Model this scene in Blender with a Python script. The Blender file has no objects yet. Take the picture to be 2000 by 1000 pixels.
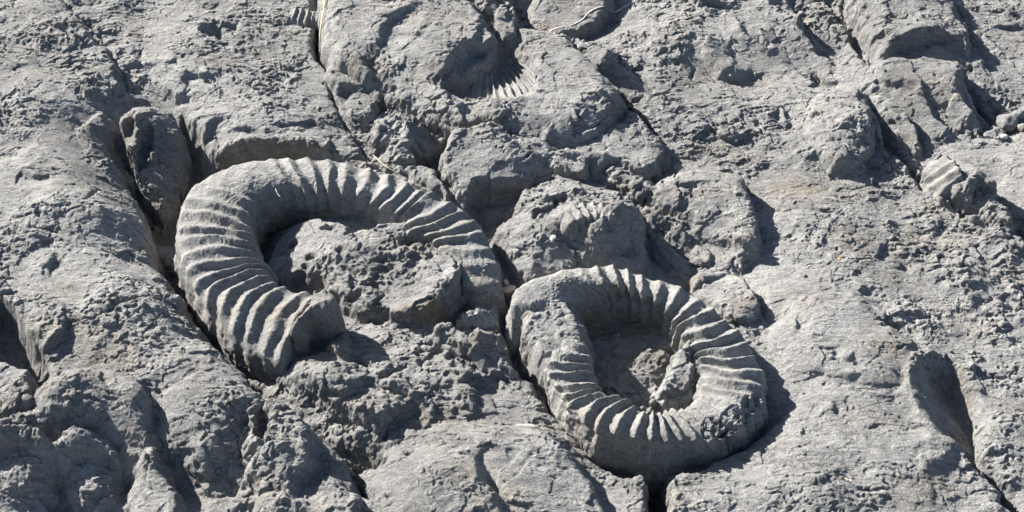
import bpy, math, random
import numpy as np
random.seed(3)
C = bpy.context.scene.collection
F32 = np.float32

# ------------------------------------------------------------------ camera, sky, sun
ELEV = math.radians(42.0)          # how steeply the camera looks down on the rock
DIST = 3400.0                      # millimetres to the middle of the slab; 1 photo pixel is 1 mm there
cam_d = bpy.data.cameras.new("camera")
cam = bpy.data.objects.new("camera", cam_d)
C.objects.link(cam)
cam.location = (0, -DIST * math.cos(ELEV) / 1000, DIST * math.sin(ELEV) / 1000)
cam.rotation_euler = (math.radians(90) - ELEV, 0, 0)
cam_d.sensor_width = 36
cam_d.lens = 36 * DIST / 2000.0
cam_d.clip_end = 200
cam_d.clip_start = 0.05
bpy.context.scene.camera = cam

SUN_ELEV = math.radians(28.0)
SUN_DIR = np.array([-0.78, 0.62])             # the side the sun is on, in plan
SUN_DIR = SUN_DIR / np.linalg.norm(SUN_DIR)
world = bpy.data.worlds.new("World")
bpy.context.scene.world = world
world.use_nodes = True
wn = world.node_tree
bg = wn.nodes["Background"]
sky = wn.nodes.new("ShaderNodeTexSky")
sky.sky_type = 'NISHITA'
sky.sun_disc = False
sky.sun_elevation = SUN_ELEV
sky.sun_rotation = math.atan2(SUN_DIR[0], SUN_DIR[1])
wn.links.new(sky.outputs[0], bg.inputs[0])
bg.inputs[1].default_value = 0.05
sun_d = bpy.data.lights.new("sun", 'SUN')
sun_d.energy = 5.0
sun_d.angle = math.radians(0.5)
sun_d.color = (1.0, 0.965, 0.905)
sun = bpy.data.objects.new("sun", sun_d)
C.objects.link(sun)
sun.location = (-3, 3, 4)
sun.rotation_euler = (math.radians(90) - SUN_ELEV, 0, math.atan2(SUN_DIR[0], -SUN_DIR[1]))
vs = bpy.context.scene.view_settings
vs.view_transform = 'Standard'
vs.look = 'None'
vs.exposure = 1.72
vs.gamma = 1.0

# ------------------------------------------------------------------ mapping and noise
SE, CE = math.sin(ELEV), math.cos(ELEV)

def P(px, py, z=0.0):
    """where a point seen at this spot of the photo lies in plan, given its height (mm)"""
    px = np.asarray(px, float); py = np.asarray(py, float)
    a = px - 1000.0; b = -(py - 500.0)
    dy = CE * DIST + b * SE
    dz = -SE * DIST + b * CE
    t = (z - DIST * SE) / dz
    return t * a, -DIST * CE + t * dy

_rng = np.random.RandomState(11)
_G2 = []
for _k in range(8):
    _a = _rng.rand(256, 256).astype(F32) * 2 * np.pi
    _G2.append(np.stack([np.cos(_a), np.sin(_a)], -1))

def perlin(x, y, seed=0):
    g = _G2[seed % 8]
    x = x + 37.31 * seed; y = y - 91.7 * seed
    xf = np.floor(x); yf = np.floor(y)
    xi = xf.astype(np.int32) & 255; yi = yf.astype(np.int32) & 255
    fx = (x - xf).astype(F32); fy = (y - yf).astype(F32)
    u = fx * fx * fx * (fx * (fx * 6 - 15) + 10); v = fy * fy * fy * (fy * (fy * 6 - 15) + 10)
    x1 = (xi + 1) & 255; y1 = (yi + 1) & 255
    def d(ix, iy, ax, ay):
        q = g[iy, ix]
        return q[..., 0] * ax + q[..., 1] * ay
    a = d(xi, yi, fx, fy); b = d(x1, yi, fx - 1, fy)
    c = d(xi, y1, fx, fy - 1); e = d(x1, y1, fx - 1, fy - 1)
    a += u * (b - a); c += u * (e - c)
    return (a + v * (c - a)) * 1.5

def fbm(x, y, n=4, seed=0, gain=0.5):
    s = 0; amp = 1.0; f = 1.0
    for k in range(n):
        s = s + amp * perlin(x * f, y * f, seed + k)
        amp *= gain; f *= 2.03
    return s

def ridged(x, y, n=4, seed=0, gain=0.5):
    s = 0; amp = 1.0; f = 1.0
    for k in range(n):
        s = s + amp * (0.5 - np.abs(perlin(x * f, y * f, seed + k)))
        amp *= gain; f *= 2.07
    return s

_perm = np.random.RandomState(5).permutation(256).astype(np.int32)
_perm = np.concatenate([_perm, _perm])
_g3 = np.random.RandomState(6).randn(256, 3).astype(F32)
_g3 /= np.linalg.norm(_g3, axis=1)[:, None]

def perlin3(x, y, z):
    xf = np.floor(x); yf = np.floor(y); zf = np.floor(z)
    xi = xf.astype(np.int32) & 255; yi = yf.astype(np.int32) & 255; zi = zf.astype(np.int32) & 255
    fx = (x - xf).astype(F32); fy = (y - yf).astype(F32); fz = (z - zf).astype(F32)
    u = fx * fx * (3 - 2 * fx); v = fy * fy * (3 - 2 * fy); w = fz * fz * (3 - 2 * fz)
    r = 0
    for i in (0, 1):
        wi = u if i else 1 - u
        pi = _perm[(xi + i) & 255]
        for j in (0, 1):
            wj = v if j else 1 - v
            pj = _perm[pi + ((yi + j) & 255)]
            for k in (0, 1):
                wk = w if k else 1 - w
                g = _g3[_perm[pj + ((zi + k) & 255)]]
                r = r + wi * wj * wk * (g[..., 0] * (fx - i) + g[..., 1] * (fy - j) + g[..., 2] * (fz - k))
    return r * 1.5

def worley(x, y, seed=0):
    """tilted flat chips: every cell is a little plane of its own; also distance to the cell border"""
    r = np.random.RandomState(100 + seed)
    jx = r.rand(256, 256).astype(F32); jy = r.rand(256, 256).astype(F32)
    tz = (r.rand(256, 256).astype(F32) - 0.5) * 2
    tx = r.randn(256, 256).astype(F32); ty = r.randn(256, 256).astype(F32)
    xf = np.floor(x); yf = np.floor(y)
    best = np.full(x.shape, 9.0, F32); sec = np.full(x.shape, 9.0, F32); val = np.zeros(x.shape, F32)
    for i in (-1, 0, 1):
        for j in (-1, 0, 1):
            cx = (xf + i).astype(np.int32) & 255; cy = (yf + j).astype(np.int32) & 255
            dx = (x - xf - i - jx[cy, cx]).astype(F32); dy = (y - yf - j - jy[cy, cx]).astype(F32)
            d = np.sqrt(dx * dx + dy * dy)
            pv = tz[cy, cx] + 0.55 * (tx[cy, cx] * dx + ty[cy, cx] * dy)
            m = d < best
            sec = np.where(m, best, np.minimum(sec, d))
            val = np.where(m, pv, val)
            best = np.where(m, d, best)
    return val, sec - best

def sstep(a, b, x):
    t = np.clip((x - a) / (b - a), 0, 1)
    return t * t * (3 - 2 * t)

def smooth_line(pts, n=6, closed=False):
    """Catmull-Rom through rows of any number of columns"""
    p = np.asarray(pts, float)
    if len(p) < 3: return p
    if closed: q = np.vstack([p[-1:], p, p[:2]])
    else: q = np.vstack([2 * p[0] - p[1], p, 2 * p[-1] - p[-2]])
    out = []
    for i in range(1, len(q) - 2):
        for k in range(n):
            t = k / n
            out.append(0.5 * ((2 * q[i]) + (-q[i-1] + q[i+1]) * t + (2*q[i-1] - 5*q[i] + 4*q[i+1] - q[i+2]) * t*t
                              + (-q[i-1] + 3*q[i] - 3*q[i+1] + q[i+2]) * t**3))
    if not closed: out.append(q[-2])
    return np.array(out)

# ------------------------------------------------------------------ the grid of the rock bed (plan, mm)
STEP = 1.7
def axis(lo, hi, far_lo, far_hi):
    mid = np.arange(lo, hi, STEP)
    a = [lo]; s = STEP
    while a[-1] > far_lo: s *= 1.06; a.append(a[-1] - s)
    b = [mid[-1]]; s = STEP
    while b[-1] < far_hi: s *= 1.06; b.append(b[-1] + s)
    return np.concatenate([np.array(a[1:])[::-1], mid, np.array(b[1:])])
gx = axis(-1260, 1260, -2600, 2600)
gy = axis(-735, 890, -1900, 2400)
X0, Y0 = np.meshgrid(gx, gy)
X0 = X0.astype(F32); Y0 = Y0.astype(F32)
# irregular outlines: every feature is evaluated on gently warped coordinates
WX = 6 * fbm(X0 / 46, Y0 / 46, 3, 1, 0.5) + 3 * fbm(X0 / 130, Y0 / 130, 2, 5)
WY = 6 * fbm(X0 / 46, Y0 / 46, 3, 3, 0.5) + 3 * fbm(X0 / 130, Y0 / 130, 2, 6)
XW = X0 + WX; YW = Y0 + WY
H = np.zeros(X0.shape, F32)
ROUGH = np.ones(X0.shape, F32)

def window(x0, x1, y0, y1, pad):
    i0 = max(0, np.searchsorted(gx, x0 - pad - 25)); i1 = min(len(gx), np.searchsorted(gx, x1 + pad + 25))
    j0 = max(0, np.searchsorted(gy, y0 - pad - 25)); j1 = min(len(gy), np.searchsorted(gy, y1 + pad + 25))
    return slice(j0, max(j1, j0 + 1)), slice(i0, max(i1, i0 + 1))

def to_plan(pts, z=None):
    """rows px, py[, z] -> plan rows x, y, z"""
    p = np.asarray(pts, float)
    zz = p[:, 2] if (p.shape[1] > 2 and z is None) else np.full(len(p), 0.0 if z is None else z)
    x, y = P(p[:, 0], p[:, 1], zz)
    return np.stack([x, y, zz], 1)

def line_field(xy, X, Y, vals=None):
    """distance to a polyline, signed (+ on the left of its direction), and the value carried at the nearest point"""
    best = np.full(X.shape, 1e9, F32); sign = np.ones(X.shape, F32); val = np.zeros(X.shape, F32)
    for k in range(len(xy) - 1):
        ax, ay = xy[k][:2]; bx, by = xy[k+1][:2]
        dx, dy = bx - ax, by - ay
        L2 = dx*dx + dy*dy + 1e-9
        t = np.clip(((X - ax) * dx + (Y - ay) * dy) / L2, 0, 1)
        qx = X - ax - t*dx; qy = Y - ay - t*dy
        d = np.sqrt(qx*qx + qy*qy)
        m = d < best
        best = np.where(m, d, best)
        cr = dx * (Y - ay) - dy * (X - ax)
        sign = np.where(m, np.where(cr >= 0, 1, -1), sign)
        if vals is not None:
            val = np.where(m, vals[k] + t * (vals[k+1] - vals[k]), val)
    return best, sign.astype(F32), val

def poly_field(xy, X, Y):
    """signed distance to a closed outline, + inside"""
    c = np.vstack([xy, xy[:1]])
    d, _, _ = line_field(c, X, Y)
    inside = np.zeros(X.shape, bool)
    for k in range(len(c) - 1):
        ax, ay = c[k][:2]; bx, by = c[k+1][:2]
        if ay == by: continue
        m = (ay > Y) != (by > Y)
        xs = (bx - ax) * (Y - ay) / (by - ay) + ax
        inside ^= m & (X < xs)
    return np.where(inside, d, -d).astype(F32)

def block(pts, amp, w, z=None, tilt=(0, 0), skirt=0, n=4, power=2.0):
    """raise (or sink) everything inside an outline with a rounded shoulder of width w"""
    pl = smooth_line(to_plan(pts, z), n, True)
    xy = pl[:, :2]
    s = window(xy[:, 0].min(), xy[:, 0].max(), xy[:, 1].min(), xy[:, 1].max(), skirt)
    d = poly_field(xy, XW[s], YW[s])
    t = np.clip(d / w, 0, 1)
    prof = (1 - (1 - t) ** power) ** (1 / power)
    cx, cy = xy.mean(0)
    add = (amp + tilt[0] * (X0[s] - cx) + tilt[1] * (Y0[s] - cy)) * prof
    H[s] += add
    return d

def scarp(pts, hi=0.5, w_hi=60, w_lo=60, z=0, edge=5, n=4, up=None):
    """a step in the rock along a line; pts rows px,py,amp. The high side is the one towards 'up' (default: the sunny side)"""
    p = np.asarray(pts, float)
    pl = to_plan(p[:, :2], z)
    e = np.diff(pl[:, :2], axis=0); wgt = 0.5 * (p[1:, 2] + p[:-1, 2])
    nrm = np.array([-(e[:, 1] * wgt).sum(), (e[:, 0] * wgt).sum()])
    u = np.array(up if up is not None else (-0.78, 0.62))
    if nrm @ u < 0: p = p[::-1]; pl = pl[::-1]
    q = smooth_line(np.column_stack([pl[:, :2], p[:, 2]]), n)
    s = window(q[:, 0].min(), q[:, 0].max(), q[:, 1].min(), q[:, 1].max(), 3 * max(w_hi, w_lo))
    d, sg, v = line_field(q[:, :2], XW[s], YW[s], q[:, 2])
    v = v * 1.35
    up = v * hi * np.exp(-d / w_hi); dn = -v * (1 - hi) * np.exp(-d / w_lo)
    # away from the ends of the line the sign is meaningful, beyond them amplitudes are zero
    k = 0.5 + 0.5 * np.tanh(sg * d / edge)
    H[s] += k * up + (1 - k) * dn

LATER = []
def crack(pts, w=6, z=0, n=4, now=False):
    if not now:
        LATER.append((pts, w, z, n)); return
    p = np.asarray(pts, float)
    pl = to_plan(p[:, :2], z)
    q = smooth_line(np.column_stack([pl[:, :2], p[:, 2]]), n)
    s = window(q[:, 0].min(), q[:, 0].max(), q[:, 1].min(), q[:, 1].max(), 5 * w)
    d, sg, v = line_field(q[:, :2], XW[s], YW[s], q[:, 2])
    H[s] -= v * np.exp(-(d / w) ** 2)

def lump(px, py, a, b, amp, rot=0, z=0, p=2.0, q=1.5):
    cx, cy = P(px, py, z)
    r = max(a, b)
    s = window(cx - r, cx + r, cy - r, cy + r, 5)
    dx = XW[s] - cx; dy = YW[s] - cy
    c, sn = math.cos(math.radians(rot)), math.sin(math.radians(rot))
    u = (dx * c + dy * sn) / a; v = (-dx * sn + dy * c) / b
    d = np.sqrt(u*u + v*v)
    H[s] += amp * np.clip(1 - d ** p, 0, 1) ** q

def rough(px, py, a, b, val, z=0):
    cx, cy = P(px, py, z)
    r = max(a, b)
    s = window(cx - r * 2, cx + r * 2, cy - r * 2, cy + r * 2, 0)
    d2 = ((X0[s] - cx) / a) ** 2 + ((Y0[s] - cy) / b) ** 2
    w = np.exp(-d2 ** 1.5)
    ROUGH[s] = ROUGH[s] * (1 - w) + val * w

def soften(px, py, a, b, rad, z=0):
    """weather an edge round"""
    cx, cy = P(px, py, z); r = max(a, b)
    s = window(cx - 1.5*r, cx + 1.5*r, cy - 1.5*r, cy + 1.5*r, 0)
    h = H[s].copy(); k = max(1, int(rad / STEP))
    for _ in range(3):
        for ax in (0, 1):
            h = sum(np.roll(h, q, ax) for q in range(-k, k + 1)) / (2 * k + 1)
    d2 = ((X0[s] - cx) / a) ** 2 + ((Y0[s] - cy) / b) ** 2
    w = np.exp(-d2 ** 2)
    H[s] = H[s] * (1 - w) + h * w

def tin(verts, tris, mode='max'):
    """flat faces between points px,py,z - for angular broken stone"""
    v = to_plan(verts)
    for t in tris:
        a, b, c = v[t[0]], v[t[1]], v[t[2]]
        xs = [a[0], b[0], c[0]]; ys = [a[1], b[1], c[1]]
        s = window(min(xs), max(xs), min(ys), max(ys), 0)
        X = X0[s] + 0.4 * WX[s]; Y = Y0[s] + 0.4 * WY[s]
        den = (b[1] - c[1]) * (a[0] - c[0]) + (c[0] - b[0]) * (a[1] - c[1])
        if abs(den) < 1e-6: continue
        l1 = ((b[1] - c[1]) * (X - c[0]) + (c[0] - b[0]) * (Y - c[1])) / den
        l2 = ((c[1] - a[1]) * (X - c[0]) + (a[0] - c[0]) * (Y - c[1])) / den
        l3 = 1 - l1 - l2
        m = (l1 > -0.01) & (l2 > -0.01) & (l3 > -0.01)
        h = l1 * a[2] + l2 * b[2] + l3 * c[2]
        Hs = H[s]
        Hs[m] = (np.maximum(Hs, h) if mode == 'max' else h)[m]
        H[s] = Hs

def fan(center, ring, mode='max'):
    verts = [center] + list(ring)
    n = len(ring)
    tin(verts, [(0, 1 + k, 1 + (k + 1) % n) for k in range(n)], mode)

def base(points, lam=0.0):
    """thin-plate surface through px,py,z points: the broad lie of the rock"""
    v = to_plan(points) / 1000.0
    n = len(v)
    def U(r2): return np.where(r2 > 0, r2 * np.log(r2 + 1e-12), 0)
    d2 = ((v[:, None, :2] - v[None, :, :2]) ** 2).sum(-1)
    K = U(d2) + lam * np.eye(n)
    Pm = np.column_stack([np.ones(n), v[:, :2]])
    A = np.zeros((n + 3, n + 3)); A[:n, :n] = K; A[:n, n:] = Pm; A[n:, :n] = Pm.T
    w = np.linalg.solve(A, np.concatenate([v[:, 2], np.zeros(3)]))
    cxs = np.linspace(gx[0], gx[-1], 300); cys = np.linspace(gy[0], gy[-1], 260)
    cx, cy = np.meshgrid(np.clip(cxs, -1350, 1350) / 1000, np.clip(cys, -800, 1000) / 1000)
    val = w[n] + w[n+1] * cx + w[n+2] * cy
    for k in range(n):
        val = val + w[k] * U((cx - v[k, 0]) ** 2 + (cy - v[k, 1]) ** 2)
    val *= 1000
    ix = (gx - cxs[0]) / (cxs[1] - cxs[0]); iy = (gy - cys[0]) / (cys[1] - cys[0])
    i0 = np.clip(ix.astype(int), 0, 298); j0 = np.clip(iy.astype(int), 0, 258)
    fx = (ix - i0)[None, :]; fy = (iy - j0)[:, None]
    a = val[np.ix_(j0, i0)]; b = val[np.ix_(j0, i0 + 1)]; c = val[np.ix_(j0 + 1, i0)]; d = val[np.ix_(j0 + 1, i0 + 1)]
    H[:] = ((a * (1 - fx) + b * fx) * (1 - fy) + (c * (1 - fx) + d * fx) * fy).astype(F32)


# ------------------------------------------------------------------ the lie of the rock
base([
 # left slab
 (-250,0,50),(-250,500,55),(-250,1000,20),(0,0,42),(0,150,46),(0,300,52),(0,450,55),(80,60,44),(100,200,48),(150,330,52),
 (120,480,56),(220,420,52),(200,560,58),(300,600,54),(150,640,50),(250,720,46),(370,700,46),(450,760,40),
 (150,820,52),(60,900,10),(200,930,-10),(330,920,5),(420,850,32),(0,850,20),(30,740,30),
 # north of the first ammonite
 (250,-100,20),(250,60,8),(350,60,24),(450,60,22),(550,80,16),(350,160,24),(450,180,18),(560,200,10),(480,260,12),(620,270,8),
 (380,240,6),(335,400,-100),(350,330,-80),(365,290,-40),(420,330,-38),(330,460,-115),(600,300,5),(720,320,-8),(700,230,0),(500,-100,25),
 # ground under both ammonites
 (345,530,-85),(450,700,-65),(570,765,8),(650,480,-8),(800,480,0),(640,740,0),(760,700,0),(850,720,8),(710,830,24),(950,740,8),(1000,700,-12),
 (950,480,-25),(1200,690,-12),(1040,720,-30),(1150,880,-20),(1280,910,-60),(1480,860,-8),(1505,700,12),(1530,780,14),
 # big old fossil, top
 (660,60,20),(700,-150,20),(850,230,10),(1000,-120,10),(1050,40,-10),(1150,40,-5),
 # middle right
 (950,320,10),(1050,340,6),(1180,290,12),(1250,330,0),(1350,300,12),(1250,90,22),(1400,60,30),(1300,200,10),(1400,200,18),(1450,330,6),
 (1350,420,8),(1430,480,-5),(1100,420,20),(1250,440,5),(1380,540,-12),(1330,500,-12),
 (1550,60,24),(1600,150,-5),(1750,0,20),(1700,160,24),(1950,100,8),(1950,240,-12),(1850,180,20),(1650,260,26),(1500,280,14),(1750,300,-15),
 (1600,420,18),(1550,550,16),(1750,480,16),(1900,600,8),(1700,620,20),(1600,680,26),(1850,700,6),(1750,600,14),(2000,450,0),(2000,300,10),
 (2250,200,0),(2250,600,0),(2250,1000,-20),(1980,800,6),(1960,950,-5),(1600,780,30),(1700,800,36),(1550,900,38),(1700,930,40),(1820,960,30),(1400,980,20),
 (1340,930,0),(1600,1100,20),(1100,1150,5),(600,1150,0),(200,1150,0),
 (800,950,42),(1000,920,36),(900,870,25),(1080,960,12),(1180,980,-8),(700,960,0),(600,900,12),(650,1000,0),(1100,880,0),(1050,820,0),
], 0.002)

# --- the long left slab ends in a rounded edge along the deep crack
scarp([(735,900,10),(690,885,30),(640,852,35),(580,825,40),(530,772,48),(480,712,52),(430,650,55),(395,600,55),(350,548,62),(318,500,70),
       (296,440,74),(276,375,66),(250,335,40),(225,310,12)], hi=0.4, w_hi=90, w_lo=26, z=25, edge=9)
crack([(738,900,40),(690,886,70),(640,856,80),(585,818,80),(530,774,80),(480,716,80),(440,665,70),(385,590,60),(335,520,50),(308,470,35),(290,410,20)], 14, 30)
# upper left crack and the shadows of its lip
scarp([(258,200,0),(236,175,16),(205,110,18),(180,80,14),(150,40,10),(110,5,12),(60,-40,5)], hi=0.5, w_hi=50, w_lo=35, z=20, edge=5)
scarp([(200,98,0),(175,85,20),(135,62,16),(110,45,0)], hi=0.6, w_hi=40, w_lo=30, z=25, edge=4)
crack([(262,205,0),(240,165,3),(222,128,10),(208,95,3),(186,62,12),(160,36,4),(130,10,12),(100,-20,8)], 5, 10)
# the broken fossil lump in the shade, upper left
block([(232,205),(268,195),(312,203),(348,225),(368,265),(362,330),(350,400),(318,432),(285,400),(262,340),(240,300),(222,262)], -10, 20, 10)
fan((292,232,38), [(232,226,38),(258,205,36),(300,200,34),(335,215,26),(356,240,10),(368,280,-10),(362,340,-42),(345,400,-66),(312,420,-70),(282,380,-48),(262,330,-10),(252,290,20),(240,262,30)])
block([(204,236),(220,222),(236,230),(234,258),(220,272),(208,258)], -18, 10, 45)
block([(150,255),(190,215),(228,222),(240,262),(236,300),(228,335),(200,320),(170,290)], 14, 36, 30)
block([(238,232),(256,222),(266,236),(256,262),(238,280),(230,268)], -34, 9, 40)
block([(262,262),(280,232),(296,238),(290,262),(272,290),(262,285)], -26, 8, 45)
scarp([(232,292,0),(245,268,20),(262,240,24),(285,218,20),(300,212,0)], hi=0.9, w_hi=6, w_lo=12, z=45, edge=2)
scarp([(272,298,0),(282,282,18),(292,268,0)], hi=0.9, w_hi=6, w_lo=12, z=40, edge=2)
scarp([(270,322,0),(280,310,14),(290,300,0)], hi=0.9, w_hi=6, w_lo=12, z=36, edge=2)
crack([(205,262,0),(228,300,10),(256,350,20),(280,400,20)], 8, 5)
# dark hollow between this lump and the north bank
block([(350,230),(385,250),(400,280),(440,290),(520,292),(600,300),(680,325),(640,345),(520,332),(440,335),(380,372),(345,400),(350,330)], -34, 26, 0)
scarp([(700,330,0),(640,320,14),(560,300,22),(470,288,26),(400,290,24),(375,250,20),(360,225,0)], hi=0.55, w_hi=70, w_lo=30, z=8, edge=6)
scarp([(470,240,0),(430,235,10),(395,255,16),(380,285,0)], hi=0.5, w_hi=30, w_lo=25, z=15, edge=4)
# small curl fossil shape at (350,140)
scarp([(326,150,0),(328,130,12),(342,118,14),(352,116,0)], hi=0.5, w_hi=14, w_lo=16, z=22, edge=3)
scarp([(366,126,0),(372,112,10),(380,104,0)], hi=0.5, w_hi=12, w_lo=10, z=22, edge=3)
scarp([(430,130,0),(415,148,12),(375,150,14),(350,160,0)], hi=0.5, w_hi=30, w_lo=22, z=22, edge=4)
scarp([(380,185,0),(350,190,18),(320,172,16),(300,155,0)], hi=0.6, w_hi=30, w_lo=26, z=22, edge=4)
scarp([(420,60,8),(400,66,10),(365,50,8),(345,30,0)], hi=0.5, w_hi=30, w_lo=22, z=22, edge=4)
scarp([(460,95,0),(445,98,12),(420,70,12),(400,50,0)], hi=0.5, w_hi=30, w_lo=22, z=22, edge=4)
scarp([(560,45,0),(520,38,8),(470,18,8),(430,-5,8)], hi=0.5, w_hi=30, w_lo=22, z=22, edge=4)
scarp([(275,118,0),(268,130,8),(262,100,8),(268,80,0)], hi=0.5, w_hi=20, w_lo=16, z=15, edge=3)

# --- dents and flakes of the left slab
scarp([(112,355,0),(80,362,14),(45,350,12),(20,335,0)], hi=0.4, w_hi=40, w_lo=28, z=52, edge=5)
crack([(172,415,0),(180,395,9),(184,380,9),(190,365,0)], 4, 52)
crack([(60,452,0),(85,458,9),(110,462,8),(120,468,0)], 4, 54)
crack([(8,460,6),(30,464,9),(42,460,0)], 4, 54)
scarp([(60,140,0),(40,133,9),(10,128,8),(-20,120,8)], hi=0.4, w_hi=30, w_lo=22, z=46, edge=4)
scarp([(200,135,0),(178,132,14),(160,125,0)], hi=0.4, w_hi=30, w_lo=22, z=40, edge=4)
scarp([(92,500,0),(104,510,9),(96,530,9),(110,545,0)], hi=0.5, w_hi=20, w_lo=16, z=54, edge=3)
crack([(180,634,0),(205,622,11),(240,604,10),(268,592,10),(295,580,0)], 4, 52)
scarp([(372,560,0),(350,557,10),(335,545,8),(322,530,0)], hi=0.5, w_hi=20, w_lo=16, z=50, edge=3)
# sunken shaded pocket at the left edge with its overhanging tongue
block([(-30,565),(0,592),(25,612),(62,668),(95,712),(98,745),(82,768),(40,742),(0,715),(-30,700)], -62, 42, 25)
lump(-130,640,110,170,50,0,30)
scarp([(72,682,0),(60,668,24),(32,630,26),(8,596,22),(-60,570,20)], hi=0.6, w_hi=40, w_lo=30, z=40, edge=5, up=(1,1))
scarp([(75,690,0),(100,680,20),(122,655,24),(130,630,16),(125,600,0)], hi=0.75, w_hi=30, w_lo=20, z=50, edge=4)
block([(-100,722),(0,716),(35,718),(62,730),(74,752),(70,790),(60,830),(-100,850)], 20, 26, 15)
scarp([(60,860,0),(70,830,16),(68,800,20),(72,770,20),(64,735,12),(45,722,0)], hi=0.4, w_hi=30, w_lo=16, z=25, edge=4)
scarp([(74,870,0),(64,855,8),(40,848,8),(0,850,8)], hi=0.5, w_hi=20, w_lo=16, z=25, edge=4)
scarp([(0,800,6),(25,815,8),(50,822,0)], hi=0.5, w_hi=20, w_lo=16, z=25, edge=4)
# lower left lumps
block([(65,800),(110,765),(180,750),(245,755),(285,785),(300,830),(295,880),(250,870),(200,855),(120,850),(75,845)], 30, 55, 25, tilt=(0,0.15))
scarp([(330,945,0),(318,910,14),(308,870,20),(302,830,24),(288,795,22),(268,770,0)], hi=0.5, w_hi=50, w_lo=40, z=30, edge=9)
block([(-80,890),(0,860),(60,868),(105,885),(108,940),(90,1000),(60,1080),(-80,1100)], 26, 50, 10, tilt=(0,0.2))
block([(110,905),(150,870),(200,880),(240,900),(235,950),(200,985),(150,980),(120,950)], 28, 40, 0)
block([(255,930),(300,908),(335,925),(350,965),(370,1040),(300,1060),(250,1000)], 34, 34, 0)
block([(305,840),(330,790),(400,760),(470,770),(510,800),(505,840),(480,870),(430,915),(400,935),(340,900)], 22, 55, 25)
scarp([(420,938,0),(395,932,16),(365,915,14),(345,890,0)], hi=0.5, w_hi=40, w_lo=30, z=20, edge=6)
scarp([(400,1000,0),(372,985,14),(345,960,16),(330,930,0)], hi=0.5, w_hi=40, w_lo=30, z=10, edge=6)
scarp([(505,805,0),(480,815,14),(450,818,14),(425,800,0)], hi=0.5, w_hi=40, w_lo=26, z=35, edge=6)
block([(500,850),(530,828),(580,830),(625,852),(660,885),(690,905),(700,1060),(520,1060),(505,985),(480,930),(490,890)], 40, 44, 0)
scarp([(560,985,0),(590,955,22),(612,920,26),(605,880,24),(580,858,10),(560,850,0)], hi=0.6, w_hi=60, w_lo=40, z=25, edge=8)
block([(510,835),(525,826),(535,850),(530,890),(512,900),(500,880)], -34, 12, 10)
crack([(735,1000,20),(700,960,22),(680,925,18),(660,895,12),(640,870,0)], 7, 0)
scarp([(720,1020,10),(690,985,16),(668,960,14),(655,935,0)], hi=0.5, w_hi=30, w_lo=20, z=15, edge=5)

scarp([(-60,880,32),(0,878,36),(60,880,34),(105,900,24),(150,888,28),(210,885,30),(255,905,30),(270,930,0)], hi=0.45, w_hi=70, w_lo=120, z=35, edge=12, up=(0,1))
# --- rough broken ground in the lower middle
block([(520,735),(565,712),(590,702),(640,712),(700,730),(720,775),(690,820),(640,835),(590,815),(545,775)], 14, 30, -15)
scarp([(738,886,0),(725,868,30),(700,856,40),(650,828,38),(600,790,34),(560,760,28),(525,735,0)], hi=0.6, w_hi=60, w_lo=24, z=-10, edge=5, up=(1,1))
scarp([(735,895,0),(745,880,26),(760,850,26),(790,830,20),(830,820,12),(850,805,0)], hi=0.5, w_hi=80, w_lo=50, z=0, edge=7, up=(-1,1))
scarp([(848,835,0),(830,830,18),(815,800,16),(780,790,14),(750,792,0)], hi=0.5, w_hi=36, w_lo=30, z=12, edge=5)
scarp([(805,788,0),(775,785,16),(752,775,14),(742,755,0)], hi=0.5, w_hi=30, w_lo=24, z=12, edge=4)
crack([(745,772,0),(760,755,14),(782,730,12),(800,715,0)], 6, 8)
crack([(825,722,0),(832,700,12),(845,675,0)], 5, 12)
scarp([(935,700,0),(935,745,14),(920,740,18),(895,748,18),(880,740,0)], hi=0.4, w_hi=36, w_lo=18, z=12, edge=4)
block([(888,752),(905,746),(925,750),(934,790),(928,815),(900,800)], 14, 14, 8)
scarp([(860,640,0),(862,655,10),(840,672,12),(815,660,10),(800,640,0)], hi=0.5, w_hi=30, w_lo=24, z=15, edge=4)
# ledge zone between the two ammonites
block([(845,665),(868,642),(900,655),(940,668),(985,690),(1015,720),(1000,735),(940,722),(920,710),(880,690)], 24, 14, 12, tilt=(0.0,0.2))
block([(915,660),(935,645),(955,642),(985,660),(1000,690),(960,690),(925,678)], 24, 12, 25)
# sliver right of it that drops to the second crack
block([(1000,655),(1030,700),(1050,735),(1020,740),(985,700)], -25, 16, 5)

# the first ammonite breaks off into rough lumps at both ends
block([(560,655),(575,590),(606,566),(645,568),(668,584),(676,606),(668,622),(640,630),(612,636),(590,660)], 104, 24, 50, tilt=(-0.02,0.10))
block([(575,690),(610,650),(670,640),(695,690),(700,770),(680,800),(620,790),(570,745)], 12, 34, 0)
block([(640,660),(676,640),(690,668),(672,700),(645,700)], 18, 12, 20)
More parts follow.
